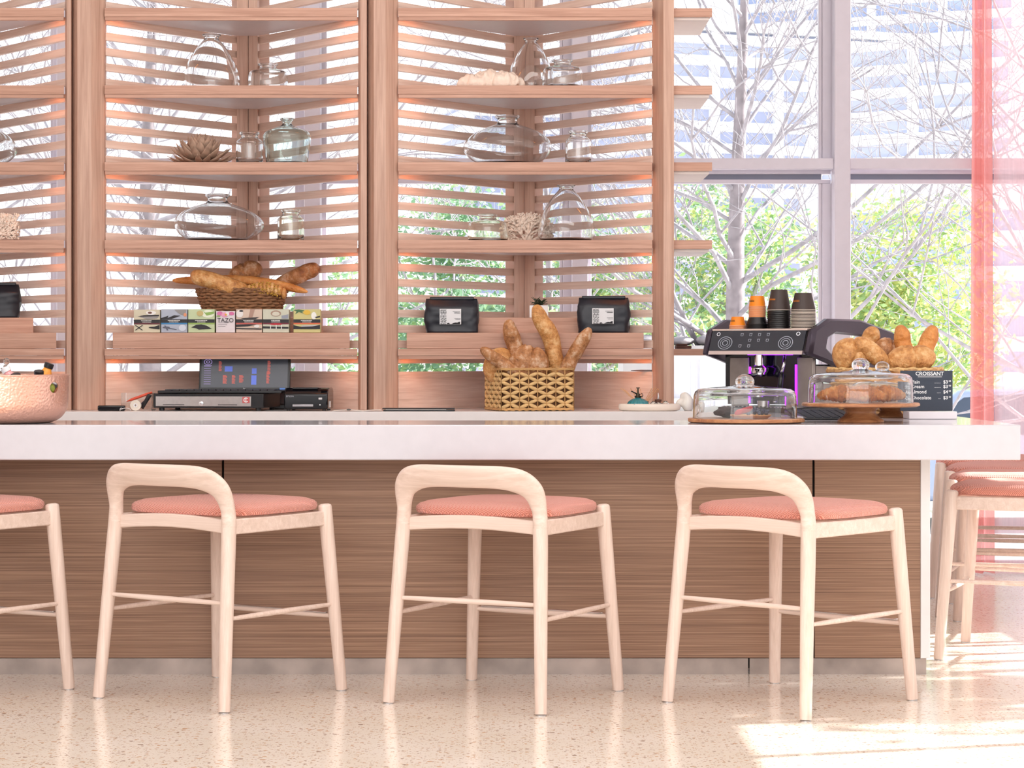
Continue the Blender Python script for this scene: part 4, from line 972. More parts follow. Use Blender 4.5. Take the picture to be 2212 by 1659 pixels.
for k, (px, py) in enumerate(tips):
    x1, z1 = PX(px, 9.72), PZ(py, 9.72); y1 = 9.735 + (k % 3 - 1) * .012; side = -1 if px < 1390 else 1
    p0 = Vector((bx - side * .008 + rnd.uniform(-.004, .004), by + (k % 4 - 1.5) * .004, bz)); p1 = Vector((x1, y1, z1))
    o = MB().tube([p0, p1], [.0016, .0022], 6, sq=[.0012, .0014]).build('stirring_stick', STK)
    tag(o, 'birch stirring stick fanned out behind the teal mister', 'stick', 'birch stirrers in the tumbler')
for k, (px, r, h_, lab) in enumerate([(1412, .016, .026, 'tiny clear glass bottle just right of the teal mister'), (1421, .021, .024, 'tiny clear jar with a brown wooden stopper'), (1438, .015, .028, 'tiny clear glass bottle at the right end of the dish')]):
    t = thing('glass_bottle', lab, 'bottle', (PX(px, Yt), Yt + (.012 if k % 2 == 0 else -.022), zd))
    MB().lathe([(0, 0), (r, 0), (r, h_ * .6), (r * .6, h_ * .85), (r * .45, h_ * .9), (r * .5, h_), (r * .4, h_), (r * .35, h_ * .85), (r * .85, h_ * .55), (r * .85, .002), (0, .002)], 28).build('bottle_glass', GL, t, smooth=True)
    if k == 1:
        MB().lathe([(0, h_ * 1.0), (.014, h_ * 1.0), (.015, h_ + .011), (0, h_ + .012)], 20).build('stopper', M('walnut', (96, 58, 44), .5), t, smooth=.7)
        MB().tube([(0, 0, h_ + .012), (.001, 0, h_ + .026), (0, 0, h_ + .040)], [.004, .003, .001], 8).build('candle_tip', WHITE, t, smooth=True)
def blobm(name, label, cat, c, r, mat, seed=0, amp=.15, fq=30):
    def fn(q):
        k = 1 + amp * mnoise.noise(Vector((q[0] * fq + seed, q[1] * fq, q[2] * fq))); return (q[0] * k, q[1] * k, max(q[2] * k, -r[2] * .98))
    o = MB().ell((0, 0, 0), r, 28, 18, fn).build(name, mat, smooth=True, loc=(c[0], c[1], c[2] + r[2] * .98)); return tag(o, label, cat)
t = thing('napkin_stack', 'dark brown stack of folded napkins on the side shelf left of the coffee machine', 'napkins', (PX(1478, 10.1), 10.11, SH[4] + .0006), .05)
MB().box(-.038, .030, -.035, .04, 0, .014).build('napkins', M('brown_napkin', (84, 56, 48), .8, noisy=.3), t, bev=.003)
MB().box(-.038, .012, -.030, .035, .0142, .022).build('top_fold', bpy.data.materials['brown_napkin'], t, bev=.003)
blobm('paper_bag', 'crumpled white bag standing between the cream dish and the glass cake dome', 'bag', (PX(1478, 9.72), 9.70, ZT + .0005), (.036, .03, .042), PAP, 2, .6, 26)
# ------------------------------------------------------------------ copper tub with drinks
Yu = 7.965; xu = PX(-4, Yu); Ru = 151 * Yu / F; hu = PZ(812, 7.9) - ZT
m, nt, b = bsdf('hammered_copper'); b.inputs['Base Color'].default_value = (*lin((252, 200, 178)), 1); b.inputs['Metallic'].default_value = .9; b.inputs['Roughness'].default_value = .32
tcn = nt.nodes.new('ShaderNodeTexCoord'); v = nt.nodes.new('ShaderNodeTexVoronoi'); v.feature = 'SMOOTH_F1'; v.inputs['Scale'].default_value = 120; bp = nt.nodes.new('ShaderNodeBump'); bp.inputs['Strength'].default_value = .5; bp.inputs['Distance'].default_value = .004
nt.links.new(tcn.outputs['Object'], v.inputs['Vector']); nt.links.new(v.outputs['Distance'], bp.inputs['Height']); nt.links.new(bp.outputs[0], b.inputs['Normal']); COPPER = m
t = thing('copper_tub', 'hammered copper tub of iced drinks at the left end of the worktop', 'tub', (xu, Yu, ZT + .0005))
prof = [(0, 0), (.70 * Ru, 0)]
for k in range(1, 13): a = PI / 2 * k / 12; prof.append((Ru * (.70 + .285 * math.sin(a)), .075 * (1 - math.cos(a)) ))
for k in range(1, 21): prof.append((Ru * (.985 + .015 * k / 20), .075 + (hu - .075) * k / 20))
ha = -PI / 2 + math.radians(64)
def skip(p, q):
    a = math.atan2(p[1], p[0]) - ha; a = (a + PI) % (2 * PI) - PI
    return (a / .12) ** 2 + ((p[2] - .128) / .019) ** 2 < 1 or ((abs((math.atan2(p[1], p[0]) - ha - PI + PI) % (2 * PI) - PI) / .12) ** 2 + ((p[2] - .128) / .019) ** 2 < 1)
inner_ = [(max(r - .003, 0), z + .003) for r, z in prof]; inner_[-1] = (prof[-1][0] - .003, prof[-1][1])
tmp = MB().lathe(prof + list(reversed(inner_)), 180).build('tmp', COPPER, smooth=True)
cut = MB(); cut.m = Matrix.Rotation(ha, 4, 'Z') @ Matrix.Translation((Ru, 0, .126)) @ Matrix.Rotation(PI / 2, 4, 'Y'); cut.lathe([(0, -.05), (.019, -.05), (.019, .05), (0, .05)], 40, fn=lambda p: (p[0], p[1] * 1.25, p[2])); cut.m = None
cut = cut.build('cut', COPPER); bo = tmp.modifiers.new('b', 'BOOLEAN'); bo.object = cut; bo.operation = 'DIFFERENCE'; bo.solver = 'EXACT'
me_ = bpy.data.meshes.new_from_object(tmp.evaluated_get(bpy.context.evaluated_depsgraph_get())); bpy.data.objects.remove(tmp); bpy.data.objects.remove(cut)
tb_ = bpy.data.objects.new('tub_shell', me_); col.objects.link(tb_); tb_.parent = t; me_.shade_smooth(); me_.set_sharp_from_angle(angle=.7)
MB().lathe([(Ru, hu - .001), (Ru + .003, hu + .002), (Ru, hu + .005), (Ru - .004, hu + .002), (Ru, hu - .001)], 120).build('tub_rim', COPPER, t, smooth=True)
ICE = M('crushed_ice', (226, 226, 234), .2, noisy=.06)
mb = MB(); rnd = random.Random(4)
for k in range(260):
    a = rnd.uniform(0, 2 * PI); r = Ru * .84 * math.sqrt(rnd.random()); mb.m = Matrix.Translation((r * math.cos(a), r * math.sin(a), hu - .035 + rnd.uniform(-.01, .012))) @ Euler((rnd.random() * 3, rnd.random() * 3, rnd.random() * 3)).to_matrix().to_4x4()
    s_ = rnd.uniform(.010, .016)
    if math.hypot(r * math.cos(a) - Ru * math.cos(ha), r * math.sin(a) - Ru * math.sin(ha)) < .085: continue
    mb.box(-s_, s_, -s_, s_, -s_ * .7, s_ * .7)
mb.m = None; o = mb.build('ice_cubes', ICE, bev=.002, loc=(xu, Yu, ZT)); tag(o, 'heap of ice cubes filling the copper tub', 'ice', kind='stuff')
OJ = M('orange_juice', (250, 160, 50), .25, coat=.5); PJ = M('pink_bottle', (238, 170, 170), .2, coat=.5)
def bottle(label, px, py_cap, Y, tilt, body, rot2=0.0, capm=BLACK):
    z = PZ(py_cap, Y) + .0; t = thing('juice_bottle', label, 'bottle', (PX(px, Y), Y, z)); t.rotation_euler = (rot2, tilt, 0)
    MB().lathe([(0, -.125), (.024, -.123), (.027, -.115), (.027, -.055), (.024, -.035), (.015, -.018), (.0145, -.012), (0, -.012)], 28).build('bottle_body', body, t, smooth=True)
    MB().lathe([(0, -.0119), (.0165, -.0119), (.0170, .004), (.015, .006), (0, .006)], 28, fn=lambda p: (p[0] * (1 + .02 * math.cos(24 * math.atan2(p[1], p[0]))), p[1] * (1 + .02 * math.cos(24 * math.atan2(p[1], p[0]))), p[2])).build('cap', capm, t, smooth=.7)
bottle('orange juice bottle with a black cap sticking up highest from the copper tub', 106, 788, 7.96, .35, OJ)
bottle('orange juice bottle with a black cap at the front rim of the copper tub', 84, 804, 7.83, .05, OJ, .25)
bottle('pink drink bottle with a black cap low at the front rim of the tub', 34, 811, 7.80, -.05, PJ, .3)
bottle('pale pink bottle lying among the ice behind the front bottles', 12, 797, 7.98, -.5, PJ, 0, WHITE)
o = MB().ell((0, 0, 0), (.021, .019, .0215), 24, 16, lambda q: (q[0] * (1 + .15 * max(0, (abs(q[2]) / .02) ** 6 - .5)), q[1], q[2])).build('lime', M('lime_green', (132, 140, 40), .35, noisy=.15, nscale=60, bump=.1), smooth=True, loc=(xu + (Ru - .028) * math.cos(ha + .02), Yu + (Ru - .028) * math.sin(ha + .02), ZT + .123)); tag(o, 'green lime showing through the handle hole of the copper tub', 'lime')
t = thing('glass_decanter', 'clear faceted glass decanter behind the copper tub', 'decanter', (PX(12, 9.62), 9.62, ZT + .0005))
MB().lathe([(0, 0), (.05, 0), (.055, .05), (.03, .12), (.018, .165), (.022, .185), (.016, .185), (.013, .16), (.025, .12), (.05, .05), (.045, .004), (0, .004)], 10).build('decanter_body', GL, t, smooth=.3)
MB().ell((0.004, 0, .213), (.014, .014, .016), 10, 6).build('stopper', GL, t)
MB().lathe([(0, .1855), (.012, .1855), (.008, .198), (0, .198)], 10).build('stopper_neck', GL, t)
# ------------------------------------------------------------------ cake domes
ACA = wood('acacia', (142, 88, 58), (214, 158, 110), 0, 22, 2.2, mid=(184, 124, 82), rough=.35)
def dome(label, px, Y, r, z0, zt, zk, kr=.034):
    t = thing('glass_dome', label, 'cake dome', (PX(px, Y), Y, z0)); h = zt - z0; th = .0042
    out = [(r * 1.005, 0), (r, .004), (r * .995, h * .45), (r * .985, h * .72), (r * .96, h * .84), (r * .90, h * .925), (r * .78, h * .965), (r * .5, h * 1.0), (r * .24, h * 1.04), (r * .13, h * 1.10), (r * .115, h * 1.12), (0, h * 1.12)]
    inn = [(r * 1.005 - th, 0), (r - th, .004), (r * .995 - th, h * .45), (r * .985 - th, h * .72), (r * .955 - th, h * .82), (r * .89 - th, h * .895), (r * .77, h * .93), (r * .5, h * .965), (0, h * .99)]
    MB().lathe(list(reversed(out)) + inn, 96).build('dome_glass', GL, t, smooth=.9)
    zc = zk - z0 - kr * .82; kn = [(0, h * 1.121), (r * .115, h * 1.121)]
    for k in range(9): a = -1.05 + (PI / 2 + 1.05) * k / 8; kn.append((kr * math.cos(a), zc + kr * .82 * math.sin(a)))
    kn[-1] = (0, zc + kr * .82)
    MB().lathe(kn, 40).build('knob', GL, t, smooth=True)
    return t
t = thing('serving_board', 'low faceted round wooden board under the left glass dome', 'board', (PX(1611, 7.965), 7.965, ZT + .0005), .2)
MB().lathe([(0, 0), (.198, 0), (.212, .004), (.212, .014), (.208, .0155), (0, .0155)], 12).build('board', ACA, t, bev=.001)
zb1 = ZT + .0165
dome('low clear glass cake dome over the fruit tart and dark cake', 1609, 7.965, .185, zb1, PZ(836, 7.965), PZ(808, 7.965), .034)
CAKE = M('dark_chocolate_cake', (52, 28, 26), .6, noisy=.4, nscale=80, bump=.6)
blobm('chocolate_cake', 'dark chocolate cake round at the left inside the low dome', 'cake', (PX(1583, 7.97), 8.01, zb1), (.062, .055, .019), CAKE, 4, .18, 60)
t = thing('fruit_tart', 'small fruit tart with strawberry slices and blueberries inside the low dome', 'tart', (PX(1622, 7.88), 7.885, zb1 + .0002))
MB().lathe([(0, 0), (.058, 0), (.072, .012), (.0705, .014), (.060, .010), (0, .010)], 72, fn=lambda p: (p[0] * (1 + .012 * math.cos(36 * math.atan2(p[1], p[0]))), p[1] * (1 + .012 * math.cos(36 * math.atan2(p[1], p[0]))), p[2])).build('tart_shell', M('tart_crust', (216, 150, 84), .6), t, smooth=.8)
BLUE = M('blueberry', (44, 46, 78), .35); STRAW = M('strawberry', (206, 38, 44), .25)
rnd = random.Random(3)
for k in range(26):
    a = rnd.uniform(-2.0, 1.9); r = .056 * math.sqrt(rnd.random()); z = .0165 + .008 * (1 - r / .056) + .005 * (k % 3)
    MB().ell((r * math.cos(a) + .006, r * math.sin(a), z), (.0068, .0068, .0062), 10, 8).build('blueberry', BLUE, t, smooth=True)
for k in range(5): 
    MB().ell((0, 0, 0), (.017, .003, .010), 12, 8).build('strawberry_slice', STRAW, t, smooth=True, loc=(-.046 + k * .010, -.026 + k * .008, .023 + k * .0025), rot=(.6, -.6, -.5))
t = thing('cake_stand', 'turned acacia cake stand with croissants under glass', 'cake stand', (PX(1859, 7.98), 7.98, ZT + .0005))
zp = PZ(870, 7.98) - ZT
MB().lathe([(0, 0), (.082, 0), (.084, .004), (.082, .009), (.072, .014), (.060, .024), (.054, .034), (.056, .044), (.064, zp - .0165), (.064, zp - .0145), (0, zp - .0145)], 72).build('pedestal', ACA, t, smooth=.8)
MB().lathe([(0, zp - .0144), (.198, zp - .0144), (.209, zp - .010), (.209, zp - .003), (.205, zp), (0, zp)], 96).build('plate', ACA, t, smooth=.8)
zs = ZT + zp + .0008
dome('tall clear glass dome on the cake stand with croissants', 1859, 7.98, .187, zs, PZ(804, 7.98), PZ(773, 7.98), .032)
FLAKE = crust('flaky_pastry', (150, 74, 26), (212, 128, 56), (244, 196, 132), 26)
def croissant(label, px, Y, z, rz, s=1.0, seed=0, group=None):
    n = 66; pts = []; rr = []
    for k in range(n + 1):
        u = k / n * 2 - 1; a = u * 1.0; pts.append((math.sin(a) * .085 * s, (1 - math.cos(a)) * .075 * s, .035 * s - .012 * s * abs(u) ** 2)); ph = (abs(u) * 5.5) % 1
        rr.append(max(.006, .041 * s * (1 - abs(u) ** 1.5 * .66) * (1.0 - .18 * ph)))
    o = MB().tube(pts, rr, 24, sq=[r * .86 for r in rr], ref=(0, 0, 1), fn=lambda q, i, a: Vector((q.x, q.y, max(q.z + .002 * mnoise.noise(Vector((q.x * 60 + seed, q.y * 60, q.z * 60))), 0)))).build('croissant', FLAKE, smooth=True, loc=(PX(px, Y), Y, z), rot=(0, 0, rz))
    return tag(o, label, 'croissant')
croissant('glazed croissant at the left under the tall glass dome', 1816, 7.945, zs, .25, .96, 1)
croissant('croissant in the middle front under the tall dome', 1866, 7.885, zs, PI + .1, .92, 5)
croissant('croissant at the right under the tall glass dome', 1909, 7.965, zs, -.2, .95, 8)
croissant('croissant at the back under the tall glass dome', 1865, 8.085, zs, .1, 1.0, 12)
t = thing('cake_stand', 'smaller wooden cake stand partly hidden behind the croissant stand', 'cake stand', (PX(1926, 8.62), 8.645, ZT + .0005))
MB().lathe([(0, 0), (.058, 0), (.060, .006), (.045, .014), (.038, .026), (.046, .038), (0, .038)], 48).build('pedestal', ACA, t, smooth=.8)
MB().lathe([(0, .0381), (.140, .0381), (.148, .042), (.148, .048), (0, .049)], 64).build('plate', ACA, t, smooth=.8)
dome('smaller glass dome whose knob shows behind the tall dome', 1906, 8.645, .118, ZT + .0505, PZ(803, 8.645), PZ(780, 8.645), .028)
# ------------------------------------------------------------------ croissant board
Ys = 8.40; x0, x1 = PX(1965, Ys), PX(2058, Ys); z0, z1 = PZ(888, Ys), PZ(801, Ys); xc = (x0 + x1) / 2
t = thing('chalkboard_sign', 'grey chalkboard price card listing croissant prices', 'sign', (xc, Ys, ZT + .0005))
MB().box(-.088, .092, -.03, .10, 0, z0 - ZT - .001).build('acrylic_block', M('frosted_acrylic', (236, 230, 234), .2), t, bev=.003)
MB().box(-(x1 - x0) / 2 - .035, (x1 - x0) / 2, 0, .006, z0 - ZT, z1 - ZT).build('slate', M('slate_grey', (52, 60, 74), .55), t, bev=.002, segs=3)
CHK = M('chalk_white', (245, 245, 245), .8); hS = z1 - ZT; wS = x1 - x0
text('heading', 'CROISSANT', .0190, CHK, t, (-.006, -.0006, hS - .0115), bold=.0003, sx=1.05)
for dz in (.0205, .0235): MB().box(-.050, .040, -.0009, .0001, hS - dz - .0005, hS - dz + .0005).build('underline', CHK, t)
for k, (a, p) in enumerate((('-Plain', '$3'), ('-Cream', '$3'), ('-Almond', '$4'), ('-Chocolate', '$3'))):
    z = hS - (.043, .060, .080, .102)[k]
    text('price_line', a, .0185, CHK, t, (-wS / 2 - .001, -.0006, z), align='LEFT', bold=.0001, sx=.98); text('price_line', p, .0175, CHK, t, (.054, -.0006, z), bold=.0002)
    text('price_line', '50' if k == 3 else '00', .0085, CHK, t, (.070, -.0006, z + .0035), bold=.0001)
    text('price_dots', '.' * (10 if k < 2 else 6 if k == 2 else 4), .014, CHK, t, (.036, -.0006, z), align='RIGHT', sx=.8)
t = thing('tip_keyboard', 'black keyboard lying on the worktop between the two glass domes', 'keyboard', (PX(1778, 8.5), 8.30, ZT + .0005)); t.name = 'keyboard'
MB().add([(x, y, z) for x in (-.10, .115) for (y, z) in ((0, 0), (0, .006), (.42, .026), (.42, 0))], [(0, 1, 2, 3), (7, 6, 5, 4)] + [(i, (i + 1) % 4, 4 + (i + 1) % 4, 4 + i) for i in range(4)]).build('keyboard_case', BLACK, t, bev=.002)
mb = MB()
for r in range(12):
    for c in range(6): 
        y = .02 + r * .032; z = .006 + y / .42 * .02; mb.box(-.085 + c * .031, -.059 + c * .031, y, y + .026, z, z + .005)
mb.build('keys', M('keycap_grey', (58, 60, 70), .4), t)
MB().box(-.135, -.101, .0, .30, 0, .012).build('silver_side', STEEL, t, bev=.002)
# ------------------------------------------------------------------ espresso machine (local x along its front, y towards its back)
A35 = -math.radians(35)
MW, MD = .47, .74
t = thing('espresso_machine', 'black angular espresso machine with touch panel and hooped sides', 'coffee machine', (.858, 9.62, ZT + .0005), A35)
GUN = M('gunmetal_violet', (74, 66, 78), .32, .55, noisy=.04); GUNL = M('bevel_bluegrey', (132, 136, 156), .3, .6); TAUPE = M('taupe_panel', (150, 140, 134), .35, .55, noisy=.12, nscale=14)
outer = [(-.055, .243), (-.018, .345), (.12, .394), (.42, .394), (.76, .342), (.76, .14), (.2, .192), (.07, .220)]
inner = [(.105, .272), (.120, .312), (.19, .332), (.40, .324), (.69, .285), (.69, .20), (.3, .215), (.15, .25)]
def hoop(x0, x1):
    n = 8; vs = [(x, y, z) for x in (x0, x1) for (y, z) in outer + inner]; fs = []
    for b0, flip in ((0, 0), (16, 1)):
        for i in range(n):
            j = (i + 1) % n; q = (b0 + i, b0 + j, b0 + 8 + j, b0 + 8 + i); fs.append(q[::-1] if flip else q)
    for i in range(n):
        j = (i + 1) % n; fs.append((i, j, 16 + j, 16 + i)); fs.append((8 + i, 24 + i, 24 + j, 8 + j))
    return MB().add(vs, fs)
hoop(-.018, .008).build('side_hoop', GUN, t, bev=.006, segs=1)
hoop(MW - .005, MW + .035).build('side_hoop', GUN, t, bev=.012, segs=1)
# tilted control panel
def panel(x0, x1, za, zb_, off=0, th=.006):
    f = lambda z: -.050 + (z - .243) * .40 - off
    return MB().add([(x, f(z) + d, z) for x in (x0, x1) for (z, d) in ((za, 0), (zb_, 0), (zb_, th), (za, th))], [(0, 1, 2, 3), (7, 6, 5, 4)] + [(i, (i + 1) % 4, 4 + (i + 1) % 4, 4 + i) for i in range(4)])
cp = panel(.012, MW - .009, .259, .343).build('control_panel', M('touch_glass', (40, 44, 54), .12, coat=.5), t)
panel(.012, MW - .009, .243, .2585, 0, .01).build('chrome_strip', M('satin_champagne', (226, 208, 204), .25, .7), t)
ICON = M('icon_grey', (170, 176, 188), .5, emis=(170, 176, 188), es=.25)
def ring(mb, cx_, cz_, r0, r1, n=28, sx=1.0):
    def P(u, v): return (u, -.050 + (v - .243) * .40 - .0008, v)
    for k in range(n):
        a0, a1 = 2 * PI * k / n, 2 * PI * (k + 1) / n
        mb.add([P(cx_ + r * sx * math.cos(a), cz_ + r * math.sin(a)) for (r, a) in ((r0, a0), (r1, a0), (r1, a1), (r0, a1))], [(0, 1, 2, 3)])
for cx_ in (.085, .375):
    mb = MB(); ring(mb, cx_, .292, .0255, .0275, sx=1.25); ring(mb, cx_, .292, .0175, .019, sx=1.25); ring(mb, cx_, .292, .009, .011, sx=1.25); mb.build('dial_ring', ICON, cp)
mb = MB(); ring(mb, .045, .330, .0055, .0075, 16, 1.2); ring(mb, .427, .330, .0055, .008, 16, 1.2); mb.build('button_ring', M('icon_white', (230, 232, 238), .5, emis=(230, 232, 238), es=.3), cp)
mb = MB()
for r in range(3):
    for c in range(4):
        if (r, c) in ((2, 2), (2, 3), (1, 0)): continue
        u = .160 + c * .042; v = .328 - r * .024; f = lambda z: -.050 + (z - .243) * .40 - .0008
        for (a, b_, c_, d) in ((u - .007, u + .007, v + .0035, v + .0048), (u - .006, u - .0045, v - .005, v + .0035), (u + .0045, u + .006, v - .005, v + .0035), (u - .005, u + .005, v - .0062, v - .005)):
            mb.add([(a, f(c_), c_), (b_, f(c_), c_), (b_, f(d), d), (a, f(d), d)], [(0, 1, 2, 3)])
mb.build('drink_icons', ICON, cp)
mk = text('maker_lettering', 'M O D B A R'.replace('M O D B A R', 'CIMBALI'), .010, M('etched_grey', (120, 112, 112), .4), t, (.22, -.0495, .2505), (PI / 2 - .38, 0, 0)); bpy.data.objects.remove(mk)
MB().box(.009, MW - .0055, -.008, .26, .3435, .352).build('cup_shelf', M('champagne_plate', (222, 202, 192), .3, .6), t, bev=.001)
MB().box(.02, MW - .02, -.005, .085, .245, .343).build('boiler_case', TAUPE, t)
MB().box(.03, MW - .02, .07, .10, .2001, .244).build('rear_plate', BLACKG, t)
MB().box(.03, MW - .02, .07, .55, .035, .200).build('machine_body', BLACKG, t)
MB().box(.055, .150, .060, .0695, .02, .232).build('left_steel_panel', TAUPE, t, bev=.004)
MB().box(.385, MW - .006, .050, .0695, .02, .232).build('right_steel_panel', TAUPE, t, bev=.004)
MB().box(MW - .0195, MW - .0045, .0700, .55, .03, .195).build('flank_panel', TAUPE, t)
MB().box(.03, MW - .01, -.03, .56, .0, .0195).build('drip_tray', BLACK, t, bev=.003)
mb = MB()
for k in range(18): mb.box(.05 + k * .022, .06 + k * .022, -.025, .055, .0196, .0235)
mb.build('tray_grille', STEEL, t)
PUR = M('violet_led', (150, 40, 220), .3, emis=(150, 30, 240), es=7.0)
MB().box(.152, .156, .058, .068, .05, .19).build('violet_light', PUR, t); MB().box(.379, .384, .045, .066, .03, .20).build('violet_light', PUR, t)
MB().box(.16, .37, .03, .045, .2405, .2425).build('violet_light', PUR, t)
MB().lathe([(0, .165), (.034, .165), (.038, .172), (.038, .186), (.030, .195), (.022, .197), (.022, .242), (0, .242)], 32, (.225, .020, 0)).build('group_head', CHROME, t, smooth=.7)
pf = MB().lathe([(0, .150), (.020, .150), (.028, .158), (.028, .1648), (0, .1648)], 28, (.225, .020, 0)).build('portafilter', CHROME, t, smooth=.7)
MB().tube([(.225, -.008, .158), (.222, -.06, .152), (.220, -.10, .148)], [.006, .010, .011], 14).build('handle', BLACK, pf, smooth=True)
wn = MB().tube([(.355, .0, .240), (.357, -.012, .20), (.350, -.02, .165)], [.006, .006, .006], 12).build('steam_wand', CHROME, t, smooth=True)
MB().tube([(.350, -.02, .1645), (.346, -.022, .12), (.342, -.024, .085)], [.010, .011, .010], 14).build('wand_grip', BLACK, wn, smooth=True)
MB().tube([(.342, -.024, .0845), (.340, -.025, .065)], [.009, .008], 14).build('wand_tip', CHROME, wn, smooth=True)
MB().lathe([(0, .0238), (.030, .0238), (.032, .09), (.030, .09), (.028, .027), (0, .027)], 32, (.265, .0, 0)).build('milk_jug', STEEL, t, smooth=.7)
# cups on the machine, upside-down stacks
def cup_mesh(name, rb, rr, h, mat_body, mat_rim, mark=None):
    t = bpy.data.objects.new(name, None); col.objects.link(t); t.empty_display_size = .02
    MB().lathe([(rr, .0016), (rb, h), (rb - .003, h + .0003), (rb - .004, h - .002), (0, h - .002), (0, h - .0028), (rb - .0007, h - .0028), (rr - .0006, .0016)], 40).build('cup_body', mat_body, t, smooth=.8)
    MB().lathe([(rr - .0006, .0), (rr + .0016, .0), (rr + .0018, .0014), (rr + .0008, .0024), (rr - .0006, .0022), (rr - .0006, 0)], 40).build('cup_rim', mat_rim, t, smooth=True)
    if mark:
        mb = MB()
        for k in range(9):
            a = -PI / 2 + A35 * -1 * 0 + (-.55 + k * .12) - .35; z = h * .52; r = rr + (rb - rr) * (z / h) + .0006
            for (dz, s_) in ((0, .0016), (.004, .0010), (-.003, .0009)):
                c, s2 = math.cos(a), math.sin(a); tx, ty = -s2, c
                mb.add([(r * c - tx * s_, r * s2 - ty * s_, z + dz - s_), (r * c + tx * s_, r * s2 + ty * s_, z + dz - s_), (r * c + tx * s_, r * s2 + ty * s_, z + dz + s_), (r * c - tx * s_, r * s2 - ty * s_, z + dz + s_)], [(0, 1, 2, 3)])
        mb.build('printed_mark', mark, t)
    return t
ORG = M('orange_paper', (250, 142, 20), .5); BRN = M('dark_brown_paper', (62, 48, 44), .5); BLK = M('black_paper', (20, 18, 20), .4); RIMP = M('peach_rim', (236, 180, 146), .6); RIMW = M('cream_rim', (236, 222, 206), .6)
ORD = ['topmost', 'second from the top', 'third from the top', 'fourth from the top', 'fifth from the top', 'sixth from the top', 'seventh from the top', 'eighth from the top', 'ninth from the top', 'tenth from the top', 'eleventh from the top', 'twelfth from the top', 'thirteenth from the top', 'fourteenth from the top']
mm = Matrix.Translation((.858, 9.62, ZT + .0005)) @ Matrix.Rotation(A35, 4, 'Z')
def stack(x, y, z, n, pitch, proto, what, group):
    made = []
    for k in range(n):
        o = proto if k == 0 else copy_tree(proto)
        p = mm @ Vector((x, y, z)); o.location = (p.x, p.y, p.z + k * pitch); o.rotation_euler = (0, 0, A35 + .0)
        tag(o, what + ', ' + ORD[n - 1 - k], 'paper cup', group); made.append(o)
    for o in made[:-1]:
        for ch in list(o.children):
            if ch.name.startswith('printed_mark'): bpy.data.objects.remove(ch)
zc_ = .3525
c1 = cup_mesh('paper_cup', .026, .0355, .040, ORG, RIMP, BLK); stack(.098, .055, zc_, 4, .0042, c1, 'orange cup of the shortest stack', 'short stack of orange cups')
c2 = cup_mesh('paper_cup', .036, .046, .030, BLK, BLK); stack(.185, .070, zc_, 5, .0048, c2, 'black cup under the orange stack', 'black cups below the orange ones')
c3 = cup_mesh('paper_cup', .029, .036, .046, ORG, RIMP, BLK); stack(.185, .070, zc_ + 4 * .0048 + .0305, 11, .0045, c3, 'orange cup of the taller orange stack', 'taller stack of orange cups')
c4 = cup_mesh('paper_cup', .0345, .050, .088, BLK, BLK); stack(.285, .080, zc_, 9, .0085, c4, 'black cup of the tallest stack', 'black cups in the tallest stack')
c5 = cup_mesh('paper_cup', .0347, .050, .088, BRN, RIMW, ORG); stack(.285, .080, zc_ + 9 * .0085 + .0015, 1, .006, c5, 'brown cup with a white rim crowning the tallest stack', 'brown cup on the tallest stack')
c6 = cup_mesh('paper_cup', .0355, .0515, .072, BRN, RIMW, ORG); stack(.400, .080, zc_, 14, .0060, c6, 'brown cup of the white-rimmed stack', 'white-rimmed brown cups')
# wide basket behind the domes
Yb_ = 9.03
wicker('wide rope-rimmed bread basket behind the croissant dome', (PX(1912, Yb_), Yb_, ZT + .0005), .17, .10, .225, .135, .182, 10, M('tan_wicker', (186, 142, 96), .65, noisy=.3, nscale=60), WEAVE, .005)
def Q(px, py, Y=Yb_): return XYZ(px, py, Y)
roll('bread_loaf', 'folded loaf at the left of the rope-rimmed basket', Q(1838, 770, 9.0), (.075, .06, .068), CR1, (0, .5, 0), True, 21)
loaf('bread_loaf', 'curved batard draped over the left of the rope-rimmed basket', [Q(1842, 742, 8.99), Q(1868, 748, 8.97), Q(1895, 770, 8.96), Q(1915, 792, 8.97)], .036, CR1, 22, 2)
loaf('baguette', 'left baguette pointing up behind the rope-rimmed basket', [Q(1862, 790, 9.12), Q(1868, 755, 9.12), Q(1880, 730, 9.12), Q(1890, 706, 9.12)], .036, CR1, 23, 3)
roll('bread_loaf', 'dark round loaf at the back of the rope-rimmed basket', Q(1920, 762, 9.10), (.065, .05, .060), CR2, (0, .2, 0), True, 24)
loaf('baguette', 'middle baguette standing upright in the rope-rimmed basket', [Q(1958, 800, 9.06), Q(1955, 765, 9.05), Q(1950, 735, 9.05), Q(1943, 702, 9.05)], .035, CR3, 25, 3)
loaf('baguette', 'right baguette leaning right in the rope-rimmed basket', [Q(1980, 800, 9.07), Q(1992, 765, 9.07), Q(2006, 735, 9.06), Q(2018, 703, 9.06)], .035, CR3, 26, 3)
roll('bread_loaf', 'big folded loaf at the right of the rope-rimmed basket', Q(1968, 778, 8.99), (.100, .06, .062), CR1, (0, -.15, 0), True, 27)

